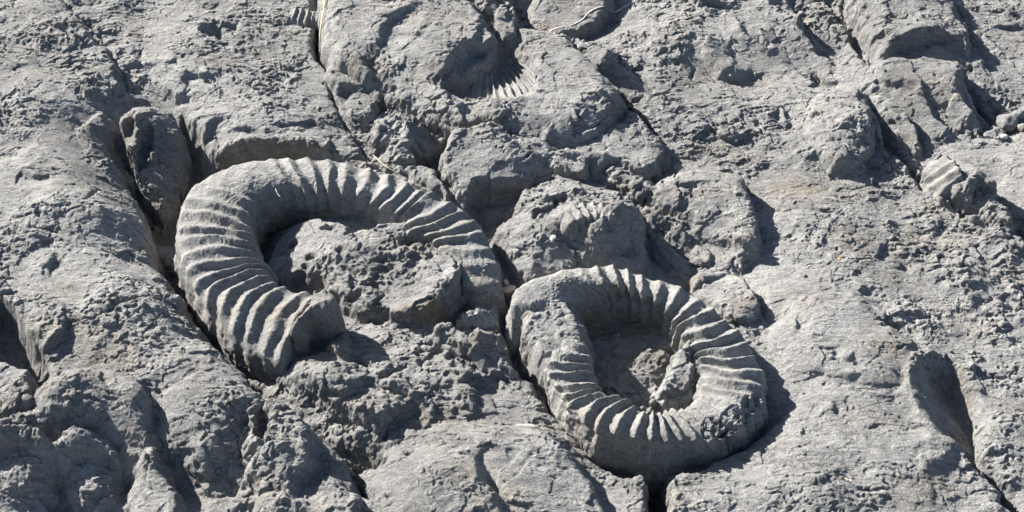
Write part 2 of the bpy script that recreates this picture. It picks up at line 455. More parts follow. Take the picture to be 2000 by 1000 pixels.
# ammonite one: its middle
block([(500,430),(540,405),(600,398),(680,395),(740,410),(780,445),(760,452),(700,460),(660,455),(600,440),(560,438),(530,452),(520,480),(508,490),(498,465)], -5, 18, -8)
block([(522,455),(545,432),(580,420),(640,432),(700,462),(740,452),(800,445),(845,470),(880,500),(900,560),(840,620),(760,610),(700,600),(640,570),(560,560),(528,520),(515,490)], 32, 10, 10, tilt=(0.0,-0.02))
block([(556,525),(575,512),(600,518),(625,530),(640,555),(620,562),(590,552),(565,540)], -32, 9, 8)
for c in [(572,463,14,8,18),(610,495,12,7,14),(598,510,10,6,12),(520,470,10,6,10),(700,470,22,9,16),(668,502,14,7,12),(760,530,20,9,14),(745,548,14,7,12),
          (806,486,13,9,24),(826,488,14,8,22),(780,500,10,5,8),(690,578,15,8,14),(740,598,12,7,12),(640,455,20,6,10),(655,520,20,5,8),(745,515,18,5,8),(700,535,25,6,9),(720,560,22,5,8)]:
    lump(c[0], c[1], c[2] * 1.1, c[3] * 1.4, -1.3 * c[4], -15, 8, 3, 1)
block([(760,606),(772,575),(800,545),(838,508),(868,484),(905,490),(922,512),(920,550),(905,590),(872,618),(835,634),(792,626)], 6, 20, 10)
tin([(835,560,46),(762,607,24),(774,575,30),(804,542,36),(842,506,40),(876,484,44),(912,494,40),(896,540,50),(852,592,42),(802,608,32)], [(0,1,2),(0,2,3),(0,3,4),(0,4,5),(0,5,6),(0,6,7),(0,7,8),(0,8,9),(0,9,1)], 'max')
soften(835, 560, 110, 90, 2.5, 40)
block([(850,640),(905,585),(925,600),(900,640),(890,660)], -34, 10, 0)
fan((930,618,22), [(890,628,14),(902,606,20),(940,604,26),(972,612,20),(976,640,-2),(965,658,-16),(900,662,-16)])
scarp([(900,600,0),(915,560,14),(918,520,18),(905,490,0)], hi=0.5, w_hi=20, w_lo=14, z=35, edge=4)
# rough matrix that fills the left of the second ammonite
block([(984,600),(1000,580),(1050,580),(1110,612),(1150,640),(1158,668),(1125,700),(1085,730),(1070,762),(1042,728),(1012,680),(995,640)], 66, 20, 20, tilt=(0.02,0.05))
scarp([(1108,700,0),(1080,690,8),(1040,690,10),(1020,660,0)], hi=0.5, w_hi=20, w_lo=16, z=35, edge=3)
# ammonite two: the deep round bowl
block([(1110,640),(1130,600),(1200,590),(1270,610),(1320,650),(1345,690),(1340,715),(1310,740),(1285,790),(1240,795),(1190,775),(1160,745),(1140,700)], -16, 40, -10)
block([(1272,808),(1280,775),(1302,752),(1304,730),(1326,712),(1366,708),(1372,770),(1335,812)], 58, 20, -20)
block([(1205,785),(1212,772),(1240,768),(1270,780),(1280,800),(1240,812)], 32, 14, -10)

# --- the big worn fossil at the top
BIG = [(640,-120),(622,-30),(618,60),(628,112),(652,145),(705,172),(738,196),(790,238),(850,262),(900,276),(1000,293),(1080,304),(1150,290),(1198,258),
       (1222,215),(1200,180),(1158,135),(1115,92),(1050,74),(1020,60),(1000,0),(960,-120)]
block(BIG, 62, 75, 15, tilt=(0.02,0.03))
block([(862,158),(890,138),(935,70),(955,0),(990,0),(1015,60),(1030,100),(1050,150),(1042,192),(1000,207),(930,206),(885,198),(862,180)], -18, 26, 55)
lump(740,110,30,80,-8,-20,60)
lump(850,90,100,110,16,-30,60)
block([(862,165),(880,140),(905,120),(950,110),(990,95),(1035,128),(1046,170),(1035,190),(990,204),(935,203),(895,190)], -24, 22, 35)
scarp([(860,165,0),(885,158,24),(925,142,38),(966,120,40),(970,90,36),(945,50,20),(910,10,18),(870,-40,16)], hi=0.55, w_hi=60, w_lo=50, z=50, edge=8)
scarp([(755,100,0),(745,75,14),(770,40,16),(810,20,14),(850,25,0)], hi=0.5, w_hi=40, w_lo=30, z=60, edge=7)
scarp([(835,80,0),(815,80,14),(790,72,12),(775,60,0)], hi=0.5, w_hi=26, w_lo=20, z=60, edge=4)
crack([(860,262,0),(850,238,4),(925,205,6),(935,200,0)], 4, 45)
block([(970,70),(980,50),(1000,42),(1012,60),(1008,105),(985,108),(972,95)], 26, 12, 10)
# stones top right of it: dark boulder under the vein
block([(1030,35),(1045,5),(1100,-20),(1180,-30),(1200,10),(1185,40),(1150,62),(1090,78),(1045,70)], 34, 30, 10, tilt=(0.0,0.3))
scarp([(1050,74,0),(1080,78,22),(1130,66,26),(1170,45,20),(1200,20,0)], hi=0.6, w_hi=36, w_lo=30, z=15, edge=5)
# narrow stone with the shadow facet
fan((1180,105,62), [(1090,85,20),(1130,78,30),(1190,98,50),(1215,110,40),(1245,150,12),(1268,190,0),(1240,200,-8),(1205,195,-8),(1160,155,20),(1125,120,22)])
crack([(1110,100,6),(1130,130,22),(1150,150,14),(1175,175,16),(1205,200,26),(1240,230,26),(1262,250,26),(1290,275,20),(1300,290,0)], 8, 5)
block([(1160,180),(1175,165),(1230,195),(1262,195),(1240,212),(1200,205)], -26, 12, 0)
# triangular stone below it and its lower neighbour
block([(1110,300),(1170,275),(1215,240),(1228,222),(1250,240),(1290,275),(1293,315),(1285,345),(1260,350),(1200,335),(1160,345),(1120,325)], 26, 34, 8)
scarp([(1292,290,0),(1290,330,20),(1275,348,24),(1235,342,20),(1200,330,16),(1175,335,12),(1150,320,0)], hi=0.5, w_hi=40, w_lo=26, z=10, edge=6)
block([(1185,345),(1215,340),(1255,348),(1275,360),(1272,385),(1255,398),(1225,375),(1195,362)], 20, 16, 0)
scarp([(1278,365,0),(1270,392,20),(1250,398,22),(1220,380,18),(1195,365,0)], hi=0.3, w_hi=20, w_lo=20, z=0, edge=5)

# --- chain of angular stones between the fossils
block([(640,150),(665,143),(700,152),(728,172),(735,190),(715,195),(680,192),(655,188),(642,170)], 26, 16, 0)
block([(680,200),(705,192),(732,195),(745,215),(720,240),(695,245),(678,225)], 20, 12, 0)
fan((795,238,58), [(735,245,26),(760,222,30),(800,232,52),(845,258,46),(872,288,2),(862,330,-10),(835,330,-14),(815,318,16),(790,318,20),(760,322,2),(738,308,-2),(720,280,6)])
fan((745,250,40), [(715,262,10),(738,232,24),(768,235,34),(765,265,34),(750,290,16),(722,300,-4),(712,285,0)])
block([(800,322),(830,318),(868,290),(880,282),(885,292),(862,330),(852,345),(820,342)], -46, 8, -10)
crack([(640,165,0),(650,190,16),(662,225,6),(676,246,16),(694,272,4),(714,304,15),(738,318,5),(752,336,12),(775,340,0)], 6, 0)
crack([(735,195,0),(760,222,24),(800,240,20),(850,268,20),(880,280,20),(960,285,14),(1020,296,0)], 7, 0)
scarp([(622,45,0),(612,70,24),(618,105,28),(632,130,24),(645,142,0)], hi=0.2, w_hi=20, w_lo=24, z=5, edge=4)
crack([(612,-20,14),(618,40,20),(616,80,28),(625,120,30),(642,142,20),(650,150,0)], 8, 0)

# --- slab with the scooped dark face
block([(858,345),(868,315),(888,283),(960,290),(1050,305),(1100,312),(1150,340),(1140,362),(1060,352),(1035,362),(1010,400),(960,440),(925,430),(905,400),(885,372)], 32, 20, 5, tilt=(0.0,0.10))
block([(908,418),(912,385),(940,366),(990,362),(1035,366),(1025,395),(990,428),(965,442),(940,440)], -58, 12, 10)
crack([(900,420,10),(935,450,24),(955,470,30),(975,500,34),(1000,540,36),(1015,555,20)], 10, -5)
# the rough strip right of the first ammonite's end
block([(790,345),(830,342),(860,352),(885,370),(900,400),(880,402),(850,385),(810,362)], 16, 12, -5)
block([(848,345),(862,335),(885,372),(898,395),(885,398)], -24, 6, 5)

# --- rock over the second ammonite, with a small fossil on its brow
block([(948,465),(975,435),(1000,415),(1030,372),(1060,352),(1120,358),(1190,378),(1240,400),(1258,430),(1262,470),(1300,520),(1290,560),(1200,560),(1100,555),(1020,560),(990,530),(960,500)], 12, 22, 10)
tin([(1030,372,32),(1120,358,38),(1238,398,46),(1260,440,34),(1215,420,72),(1118,412,76),(1085,442,66),(955,468,16),(1000,415,30),(1018,545,8),(1105,530,20),(1190,530,6),(1270,500,-16),(1335,560,-40),(975,515,2),(1160,400,62)],[(8,0,5),(0,1,5),(1,15,5),(1,2,15),(2,4,15),(15,4,5),(2,3,4),(7,8,6),(8,5,6),(7,6,14),(14,6,9),(6,9,10),(6,5,10),(5,4,10),(4,11,10),(4,3,11),(3,12,11),(12,13,11)],'max')
scarp([(1235,520,0),(1262,490,36),(1262,450,40),(1248,415,34),(1225,395,16),(1190,385,0)], hi=0.45, w_hi=60, w_lo=60, z=45, edge=8)
scarp([(1340,550,0),(1240,535,26),(1180,505,34),(1130,470,22),(1105,440,0)], hi=0.5, w_hi=60, w_lo=40, z=40, edge=12)
block([(1040,425),(1055,390),(1085,375),(1115,380),(1110,405),(1085,430)], -12, 14, 50)
scarp([(1250,395,0),(1230,395,10),(1180,372,10),(1130,362,0)], hi=0.5, w_hi=20, w_lo=16, z=50, edge=3)
# lump to its right and its bank down to the ring
block([(1262,400),(1280,365),(1330,350),(1400,348),(1450,360),(1470,400),(1480,440),(1478,495),(1440,490),(1400,470),(1340,448),(1300,425)], 34, 50, 8, tilt=(0,0.06))
scarp([(1480,510,0),(1482,480,24),(1478,440,28),(1468,400,24),(1452,370,14),(1440,350,0)], hi=0.5, w_hi=50, w_lo=20, z=10, edge=7)
scarp([(1360,455,0),(1342,450,30),(1310,434,32),(1275,412,18),(1262,398,0)], hi=0.35, w_hi=30, w_lo=22, z=8, edge=4)
block([(1265,425),(1300,430),(1345,455),(1400,478),(1470,500),(1440,540),(1400,560),(1350,575),(1330,545),(1290,500),(1262,470)], 18, 20, -8)
scarp([(1350,560,0),(1345,520,30),(1310,480,34),(1280,455,28),(1262,440,0)], hi=0.3, w_hi=30, w_lo=50, z=0, edge=8)
scarp([(1470,500,0),(1440,492,12),(1400,470,14),(1370,460,0)], hi=0.5, w_hi=26, w_lo=20, z=6, edge=4)
block([(1345,490),(1360,478),(1385,485),(1388,510),(1362,512)], 16, 12, 0)
scarp([(1500,560,0),(1495,630,14),(1480,600,18),(1460,560,14),(1440,545,0)], hi=0.5, w_hi=30, w_lo=22, z=5, edge=4)
block([(1345,560),(1370,548),(1420,545),(1455,570),(1478,605),(1480,640),(1440,650),(1405,625),(1370,600)], 26, 20, -6)

# --- upper right: folds and valleys
scarp([(1470,120,0),(1452,140,20),(1420,142,26),(1390,125,26),(1362,100,18),(1350,85,0)], hi=0.5, w_hi=70, w_lo=45, z=25, edge=9)
lump(1330,90,110,90,22,-20,25)
lump(1470,70,60,60,10,0,25)
scarp([(1510,75,0),(1498,92,20),(1465,80,22),(1445,55,16),(1440,30,0)], hi=0.5, w_hi=40, w_lo=30, z=25, edge=6)
scarp([(1470,25,0),(1440,22,14),(1390,18,14),(1340,2,14),(1310,-20,10)], hi=0.4, w_hi=40, w_lo=30, z=15, edge=5)
scarp([(1350,225,0),(1348,212,12),(1325,210,14),(1300,222,0)], hi=0.4, w_hi=36, w_lo=24, z=14, edge=5)
scarp([(1400,255,0),(1392,245,12),(1375,235,14),(1362,222,0)], hi=0.5, w_hi=36, w_lo=24, z=14, edge=5)
scarp([(1500,270,0),(1480,268,10),(1420,270,10),(1370,275,12),(1340,278,0)], hi=0.6, w_hi=40, w_lo=20, z=8, edge=3)
scarp([(1425,305,0),(1418,305,12),(1405,298,0)], hi=0.4, w_hi=16, w_lo=16, z=8, edge=3)
scarp([(1360,365,0),(1350,375,10),(1335,372,0)], hi=0.5, w_hi=20, w_lo=16, z=25, edge=3)
crack([(1345,152,0),(1352,145,7),(1362,130,0)], 3, 20)
crack([(1270,30,0),(1290,42,8),(1315,46,0)], 3, 28)
scarp([(1340,176,0),(1320,176,10),(1300,165,10),(1270,160,0)], hi=0.5, w_hi=22, w_lo=16, z=14, edge=3)
# knob field 1500-1560,210-240
scarp([(1525,260,0),(1540,240,14),(1530,215,14),(1510,200,0)], hi=0.5, w_hi=20, w_lo=16, z=16, edge=4)
scarp([(1512,265,0),(1518,240,10),(1505,215,12),(1490,205,0)], hi=0.5, w_hi=16, w_lo=14, z=16, edge=4)
# long valley from the top
block([(1500,20),(1560,-40),(1620,0),(1655,40),(1690,90),(1712,126),(1690,128),(1640,120),(1600,95),(1580,70),(1540,40)], -22, 36, 10)
scarp([(1706,128,0),(1690,120,26),(1664,80,30),(1636,40,28),(1615,0,26),(1590,-60,20)], hi=0.35, w_hi=36, w_lo=22, z=10, edge=6)
scarp([(1655,40,0),(1648,22,10),(1650,-10,10)], hi=0.5, w_hi=10, w_lo=10, z=20, edge=3)
crack([(1712,128,0),(1690,100,16),(1665,60,16),(1645,25,14),(1650,-10,10)], 6, 5)
scarp([(1640,120,0),(1620,110,24),(1585,85,32),(1560,50,28),(1545,20,20),(1530,-30,8)], hi=0.5, w_hi=36, w_lo=26, z=22, edge=6)
scarp([(1680,190,0),(1670,188,22),(1625,188,28),(1590,165,26),(1562,140,20),(1530,125,0)], hi=0.5, w_hi=46, w_lo=24, z=10, edge=5)
scarp([(1640,150,0),(1630,158,14),(1608,150,14),(1595,130,0)], hi=0.5, w_hi=26, w_lo=20, z=10, edge=4)
# rounded rock upper right with the shaded flank
block([(1650,-40),(1700,-80),(1800,-80),(1840,0),(1868,50),(1895,85),(1925,130),(1928,144),(1880,128),(1820,122),(1760,126),(1715,126),(1690,85),(1665,40)], 38, 60, 10, tilt=(-0.04,0.10))
scarp([(1735,122,0),(1765,105,34),(1815,95,42),(1860,100,44),(1890,112,40),(1885,90,34),(1860,60,26),(1855,40,0)], hi=0.35, w_hi=50, w_lo=20, z=15, edge=7)
scarp([(1940,142,0),(1925,120,14),(1895,80,14),(1870,45,12),(1845,0,8),(1840,-40,8)], hi=0.3, w_hi=20, w_lo=14, z=15, edge=4)
scarp([(1990,30,0),(1985,50,9),(1955,50,9),(1935,60,0)], hi=0.5, w_hi=20, w_lo=16, z=12, edge=3)
# ridge under it
block([(1700,140),(1760,126),(1850,130),(1880,150),(1900,190),(1925,225),(1890,240),(1850,215),(1800,200),(1760,180),(1720,170)], 20, 36, 15)
scarp([(1975,262,0),(1960,230,42),(1930,210,48),(1900,180,48),(1878,150,40),(1860,132,0)], hi=0.45, w_hi=50, w_lo=34, z=18, edge=7)
block([(1890,170),(1940,215),(1960,245),(1925,262),(1895,240),(1870,215),(1862,190)], -20, 20, -5)
scarp([(1872,262,0),(1868,250,24),(1840,235,26),(1810,205,22),(1790,175,16),(1770,160,0)], hi=0.5, w_hi=36, w_lo=26, z=15, edge=7)
scarp([(1800,290,0),(1800,270,36),(1780,240,40),(1750,215,32),(1720,200,16),(1700,190,0)], hi=0.4, w_hi=36, w_lo=26, z=8, edge=6)
scarp([(1672,185,0),(1690,168,8),(1720,160,0)], hi=0.5, w_hi=14, w_lo=12, z=20, edge=3)
# the knuckle
block([(1565,255),(1580,205),(1620,192),(1690,188),(1705,215),(1712,255),(1695,300),(1680,330),(1645,340),(1615,330),(1590,300)], 22, 60, 14)
scarp([(1680,338,0),(1692,310,22),(1702,270,26),(1700,230,24),(1690,200,0)], hi=0.5, w_hi=40, w_lo=34, z=30, edge=7)
scarp([(1680,340,0),(1645,341,26),(1620,335,26),(1600,318,18),(1590,300,0)], hi=0.5, w_hi=30, w_lo=26, z=8, edge=5)
scarp([(1660,330,0),(1655,310,10),(1630,300,10)], hi=0.5, w_hi=16, w_lo=12, z=20, edge=4)
# the long diagonal crack of the right side
scarp([(2060,520,20),(2000,490,26),(1940,440,28),(1880,425,30),(1850,405,34),(1810,370,36),(1770,320,34),(1730,270,28),(1700,225,16),(1688,195,0)], hi=0.1, w_hi=30, w_lo=1, z=0, edge=4)
crack([(2060,520,20),(2000,490,26),(1940,450,30),(1880,425,34),(1850,410,38),(1810,375,38),(1770,325,34),(1730,270,28),(1700,225,16),(1688,195,0)], 9, -10)
# ribbed lump lower right of it
block([(1800,345),(1808,318),(1830,305),(1860,312),(1900,345),(1935,380),(1960,420),(1985,465),(1960,470),(1910,445),(1870,425),(1830,395)], 32, 46, 5, tilt=(-0.03,0.03))
scarp([(2010,500,0),(1995,465,54),(1962,400,60),(1920,350,52),(1890,325,28),(1860,305,0)], hi=0.5, w_hi=50, w_lo=36, z=15, edge=8)
block([(1870,420),(1900,385),(1950,395),(1985,450),(1995,485),(1950,450),(1900,432)], -22, 20, 5)
# flakes of the right field
for pts in [[(1800,435),(1830,446),(1845,430)],[(1640,432),(1625,440),(1618,420)],[(1602,478),(1610,470),(1598,455)],[(1740,520),(1765,512),(1740,500),(1720,498)],
            [(1862,560),(1858,552),(1840,556)],[(1910,565),(1890,580),(1870,578)],[(1990,600),(1985,580),(1960,600)],[(1780,612),(1785,600),(1778,575)],
            [(1735,622),(1725,618),(1700,600)],[(1738,702),(1722,694),(1690,690)],[(1680,752),(1660,756),(1640,750)],[(1665,710),(1655,722),(1640,725)],
            [(1690,560),(1680,570),(1668,580)],[(1560,440),(1550,455),(1545,440)],[(1700,395),(1690,385),(1665,380)],[(1640,415),(1610,415),(1575,405),(1550,398)],
            [(1980,680),(1990,665),(1975,655)],[(1995,730),(1985,735),(1960,725)],[(1940,725),(1905,722),(1880,715)],[(1960,820),(1920,822),(1935,818)],
            [(1555,635),(1556,650),(1552,672)],[(1545,600),(1535,612),(1528,625)],[(1620,800),(1630,812),(1625,825)],[(1560,840),(1562,855),(1555,870)]]:
    a = random.uniform(9, 14)
    p = [(q[0], q[1], a) for q in pts]; p[0] = (*pts[0], 0); p[-1] = (*pts[-1], 0)
    scarp(p, hi=0.5, w_hi=24, w_lo=16, z=15, edge=3)
scarp([(1790,640,0),(1760,640,14),(1720,625,16),(1695,600,0)], hi=0.3, w_hi=60, w_lo=24, z=12, edge=5)
# boulder with the deep hole, right
block([(1500,660),(1540,600),(1600,578),(1680,585),(1730,625),(1790,680),(1800,720),(1770,760),(1700,770),(1600,740),(1530,720)], 20, 90, 18)
tin([(1852,780,-44),(1890,850,-46),(1778,690,46),(1826,686,30),(1864,720,4),(1902,775,-2),(1934,822,-2),(1916,865,-12),(1906,905,-30),(1868,872,20),(1828,842,38),(1796,795,48),(1776,740,50)], [(0,2,3),(0,3,4),(0,4,5),(0,5,1),(1,5,6),(1,6,7),(1,7,8),(1,8,9),(0,1,9),(0,9,10),(0,10,11),(0,11,12),(0,12,2)], 'set')
scarp([(1795,800,0),(1785,760,18),(1755,745,18),(1750,735,12),(1760,720,0)], hi=0.6, w_hi=40, w_lo=30, z=30, edge=6)
scarp([(2050,1050,30),(1990,1000,34),(1950,950,36),(1905,902,40),(1870,862,36),(1830,825,26),(1800,800,0)], hi=0.25, w_hi=80, w_lo=30, z=20, edge=7)
crack([(2000,1010,24),(1950,955,22),(1905,900,16),(1890,880,0)], 7, -5)
block([(1905,870),(1925,835),(1960,822),(2060,820),(2100,900),(2080,1040),(2000,1000),(1950,950),(1910,905)], 20, 26, -5)
scarp([(1800,930,0),(1850,905,16),(1870,870,20),(1845,860,20),(1800,850,18),(1770,870,0)], hi=0.5, w_hi=60, w_lo=60, z=30, edge=14)

# --- big pale rock lower right
scarp([(1298,1040,40),(1300,960,44),(1320,935,34),(1355,925,26),(1400,890,26),(1450,868,26),(1500,835,26),(1535,812,16),(1560,790,0)], hi=0.3, w_hi=60, w_lo=26, z=15, edge=6, up=(1,-1))
block([(1355,905),(1375,915),(1390,925),(1365,935),(1340,930),(1320,920)], -10, 12, 5)
block([(1265,900),(1290,905),(1305,930),(1300,1060),(1270,1060),(1262,960)], -50, 12, -10)
# --- pale rock bottom centre
block([(722,900),(760,862),(830,835),(880,828),(960,838),(1040,835),(1100,850),(1140,880),(1180,900),(1250,920),(1268,960),(1270,1060),(720,1060),(700,960)], 22, 50, 15)
scarp([(1030,850,0),(1075,862,20),(1110,885,34),(1145,930,38),(1180,985,34),(1200,1040,20)], hi=0.5, w_hi=70, w_lo=40, z=25, edge=10)
scarp([(945,880,0),(934,910,16),(942,950,20),(970,1000,14),(985,1050,0)], hi=0.5, w_hi=50, w_lo=40, z=35, edge=8)
scarp([(1010,930,0),(1040,900,8),(1070,905,8),(1090,930,0)], hi=0.5, w_hi=20, w_lo=20, z=30, edge=4)
lump(860,935,80,70,10,0,40)
# second deep crack, left of ammonite two
scarp([(960,545,0),(985,580,10),(995,640,20),(1030,705,26),(1075,765,30),(1130,838,34),(1200,888,30),(1270,915,26)], hi=0.5, w_hi=60, w_lo=22, z=5, edge=6)
crack([(985,560,20),(990,620,60),(1010,660,70),(1040,720,75),(1080,772,75),(1130,834,70),(1200,888,60),(1250,908,55),(1285,915,60),(1285,960,70),(1285,1060,70)], 12, 8)
scarp([(1100,770,0),(1085,790,12),(1050,800,0)], hi=0.5, w_hi=20, w_lo=16, z=5, edge=3)
# small ribbed trace left of that crack
for k in range(5):
    scarp([(1052,776+9*k,0),(1070,772+9*k,5),(1090,778+9*k,5),(1100,786+9*k,0)], hi=0.5, w_hi=7, w_lo=7, z=5, edge=2)

soften(1800, 740, 50, 90, 9, 40)
soften(1850, 840, 50, 50, 8, 20)
soften(1880, 740, 50, 70, 5, 0)

soften(222, 250, 30, 40, 4, 40)
lump(60, 940, 70, 60, 16, 20, 0)
lump(180, 960, 60, 60, 14, -10, 0)

# gentle uneven steps where the bank meets the hollow above the largest ammonite
scarp([(430,268,0),(470,262,9),(530,268,10),(585,262,8),(640,272,0)], hi=0.5, w_hi=30, w_lo=20, z=10, edge=4)
scarp([(455,300,0),(500,296,10),(545,304,12),(600,300,8),(660,312,0)], hi=0.5, w_hi=20, w_lo=16, z=-5, edge=3)

# ------------------------------------------------------------------ weathering: how rough the rock is and where
for r in [(650,100,60,90,0.45),(700,60,50,110,0.5),(1150,470,120,60,0.7),(1640,240,60,60,0.6),(1790,50,90,60,0.6),(1620,620,130,60,0.5),(200,470,130,110,0.6),(1660,240,50,50,0.6),(1420,230,90,50,0.8),(120,300,90,120,0.85),(230,370,60,50,0.8),(290,290,55,90,1.5),
          (880,920,110,70,0.6),(400,800,90,70,0.7),(160,790,90,50,0.6),(1380,100,90,70,0.6),(1700,160,60,40,0.7),(1110,230,80,60,0.8),(1450,950,130,80,0.8),
          (680,510,150,80,0.9),(760,740,160,90,1.0),(960,740,90,70,1.3),(1430,600,50,60,1.5),(830,370,60,30,1.5),(500,300,150,30,1.7),(1050,660,40,60,1.2),(620,680,60,60,1.3),(850,560,60,50,0.6),(560,240,120,60,1.3),(1700,480,200,80,1.1),
          (1900,620,120,120,1.1),(1050,270,90,30,1.1),(1210,700,110,80,1.15),(1850,790,60,90,0.6)]:
    rough(*r)

def saw(f, w):
    """steps that climb towards the sun side and sink back slowly: thin dark risers, broad treads"""
    fr = f - np.floor(f)
    return sstep(0.0, w, fr) - fr

def weather(X, Y, R):
    """the broken skin of the limestone, in mm"""
    a = X * 0.96 - Y * 0.28; b = X * 0.28 + Y * 0.96          # bedding runs down to the right
    w1 = 9 * fbm(X / 38, Y / 38, 3, 2); w2 = 9 * fbm(X / 38, Y / 38, 3, 4)
    h = 9.0 * fbm(X / 260, Y / 260, 2, 1) + 5.0 * fbm(X / 110, Y / 110, 1, 6)
    h += 3.4 * fbm((a + w1) / 60, (b + w2) / 42, 4, 3, 0.42)
    m = sstep(-0.05, 0.45, fbm(X / 110, Y / 90, 3, 7))
    m2 = sstep(-0.2, 0.5, fbm(X / 60 + 9, Y / 50, 3, 2))
    m3 = sstep(-0.3, 0.4, fbm(X / 40 + 3, Y / 40, 3, 1))
    up = (b * 0.9 - a * 0.42)
    f1 = up / 52 + 1.3 * fbm((a + w1) / 150, (b + w2) / 60, 5, 5, 0.6)
    f2 = up / 19 + 1.15 * fbm((a + w2) / 75, (b + w1) / 26, 5, 6, 0.6)
    f3 = up / 8.5 + 1.0 * fbm((a + w2) / 34, (b + w1) / 12, 4, 4, 0.6)
    f0 = up / 150 + 1.6 * fbm((a + 2 * w1) / 240, (b + 2 * w2) / 130, 5, 1, 0.6)
    h += saw(f0, 0.06) * 7.0 * sstep(-0.3, 0.5, fbm(X / 240 + 4, Y / 240, 2, 2))
    h += saw(f1, 0.07) * 4.6 * (0.06 + 1.1 * m)
    h += saw(f2, 0.12) * 2.2 * (0.06 + 1.0 * m2)
    h += saw(f3, 0.22) * 1.0 * (0.2 + m3 * (0.4 + m2))
    c1, e1 = worley((a + w1) / 34, (b + w2) / 22, 1)
    c2, e2 = worley((a + 0.6 * w2) / 15, (b + 0.6 * w1) / 10, 2)
    rr = np.clip(R - 0.55, 0, 1)
    h += (1.6 * c1 + 0.9 * c2) * (1.3 * rr) * (0.1 + m2) * (0.3 + m)
    h += 0.5 * fbm((a + 0.4 * w1) / 15, (b + 0.4 * w2) / 5.5, 3, 4, 0.6) * (0.3 + 0.8 * m3)
    # pits and hairline cracks
    pn = fbm((a + w1) / 24, (b + w2) / 14, 3, 0)
    h -= 8 * sstep(0.78, 1.15, pn)
    hc = np.abs(fbm((a + w1) / 120, (b + w2) / 70, 3, 6, 0.6))
    h -= 3.5 * (1 - sstep(0.0, 0.018, hc)) * sstep(0.0, 0.5, fbm(X / 90, Y / 90, 2, 3))
    return h * R * 0.86

# rounded swells break along flat chips: every chip keeps the slope the rock has at its middle
def chips(size, amt, lim, seed, flatten=1.5):
    global H
    a = X0 * 0.94 - Y0 * 0.34 + 0.9 * WX; b = X0 * 0.34 + Y0 * 0.94 + 0.9 * WY
    x = a / size; y = b / (size * 0.8)
    r = np.random.RandomState(seed); jx = r.rand(256, 256).astype(F32); jy = r.rand(256, 256).astype(F32)
    tx = r.randn(256, 256).astype(F32) * 0.035; ty = r.randn(256, 256).astype(F32) * 0.035
    xf = np.floor(x); yf = np.floor(y)
    best = np.full(x.shape, 9.0, F32); bx = np.zeros(x.shape, F32); by = np.zeros(x.shape, F32); gxx = np.zeros(x.shape, F32); gyy = np.zeros(x.shape, F32)
    for i in (-1, 0, 1):
        for j in (-1, 0, 1):
            cx = (xf + i).astype(np.int32) & 255; cy = (yf + j).astype(np.int32) & 255
            dx = (x - xf - i - jx[cy, cx]).astype(F32); dy = (y - yf - j - jy[cy, cx]).astype(F32)
            d = dx * dx + dy * dy; m = d < best
            best = np.where(m, d, best); bx = np.where(m, dx, bx); by = np.where(m, dy, by)
            gxx = np.where(m, tx[cy, cx], gxx); gyy = np.where(m, ty[cy, cx], gyy)
    da = bx * size; db = by * size * 0.8                    # offset from the chip's middle, in bedding axes
    ox = da * 0.94 + db * 0.34; oy = -da * 0.34 + db * 0.94
    xc = np.clip(X0 - ox, gx[0], gx[-1]); yc = np.clip(Y0 - oy, gy[0], gy[-1])
    Gy, Gx = np.gradient(H, gy, gx)
    h = sample(H, xc, yc) + (sample(Gx.astype(F32), xc, yc) + gxx) * ox + (sample(Gy.astype(F32), xc, yc) + gyy) * oy
    H = (H + np.clip((h - H) * amt, -lim, lim) * np.clip(ROUGH, 0.45, 1.2)).astype(F32)
def sample(A, x, y):
    j = np.clip(np.searchsorted(gy, y) - 1, 0, len(gy) - 2); i = np.clip(np.searchsorted(gx, x) - 1, 0, len(gx) - 2)
    fx = ((x - gx[i]) / (gx[i+1] - gx[i])).astype(F32); fy = ((y - gy[j]) / (gy[j+1] - gy[j])).astype(F32)
    return (A[j, i] * (1 - fx) + A[j, i+1] * fx) * (1 - fy) + (A[j+1, i] * (1 - fx) + A[j+1, i+1] * fx) * fy
ROUGH *= (0.55 + 0.75 * sstep(-0.35, 0.45, fbm(X0 / 260 + 2, Y0 / 260, 3, 4))).astype(F32)
chips(66, 0.7, 5.5, 21)
chips(28, 0.5, 2.0, 22)
# broken floor of the ring's bowl
cx_, cy_ = P(1220, 700, -20); q_ = np.exp(-(((X0 - cx_) / 110) ** 2 + ((Y0 - cy_) / 120) ** 2) ** 2)
H += (q_ * (7 * ridged(XW / 45, YW / 45, 4, 2) - 3)).astype(F32)
for a_ in LATER: crack(*a_, now=True)
H += weather(X0, Y0, ROUGH)

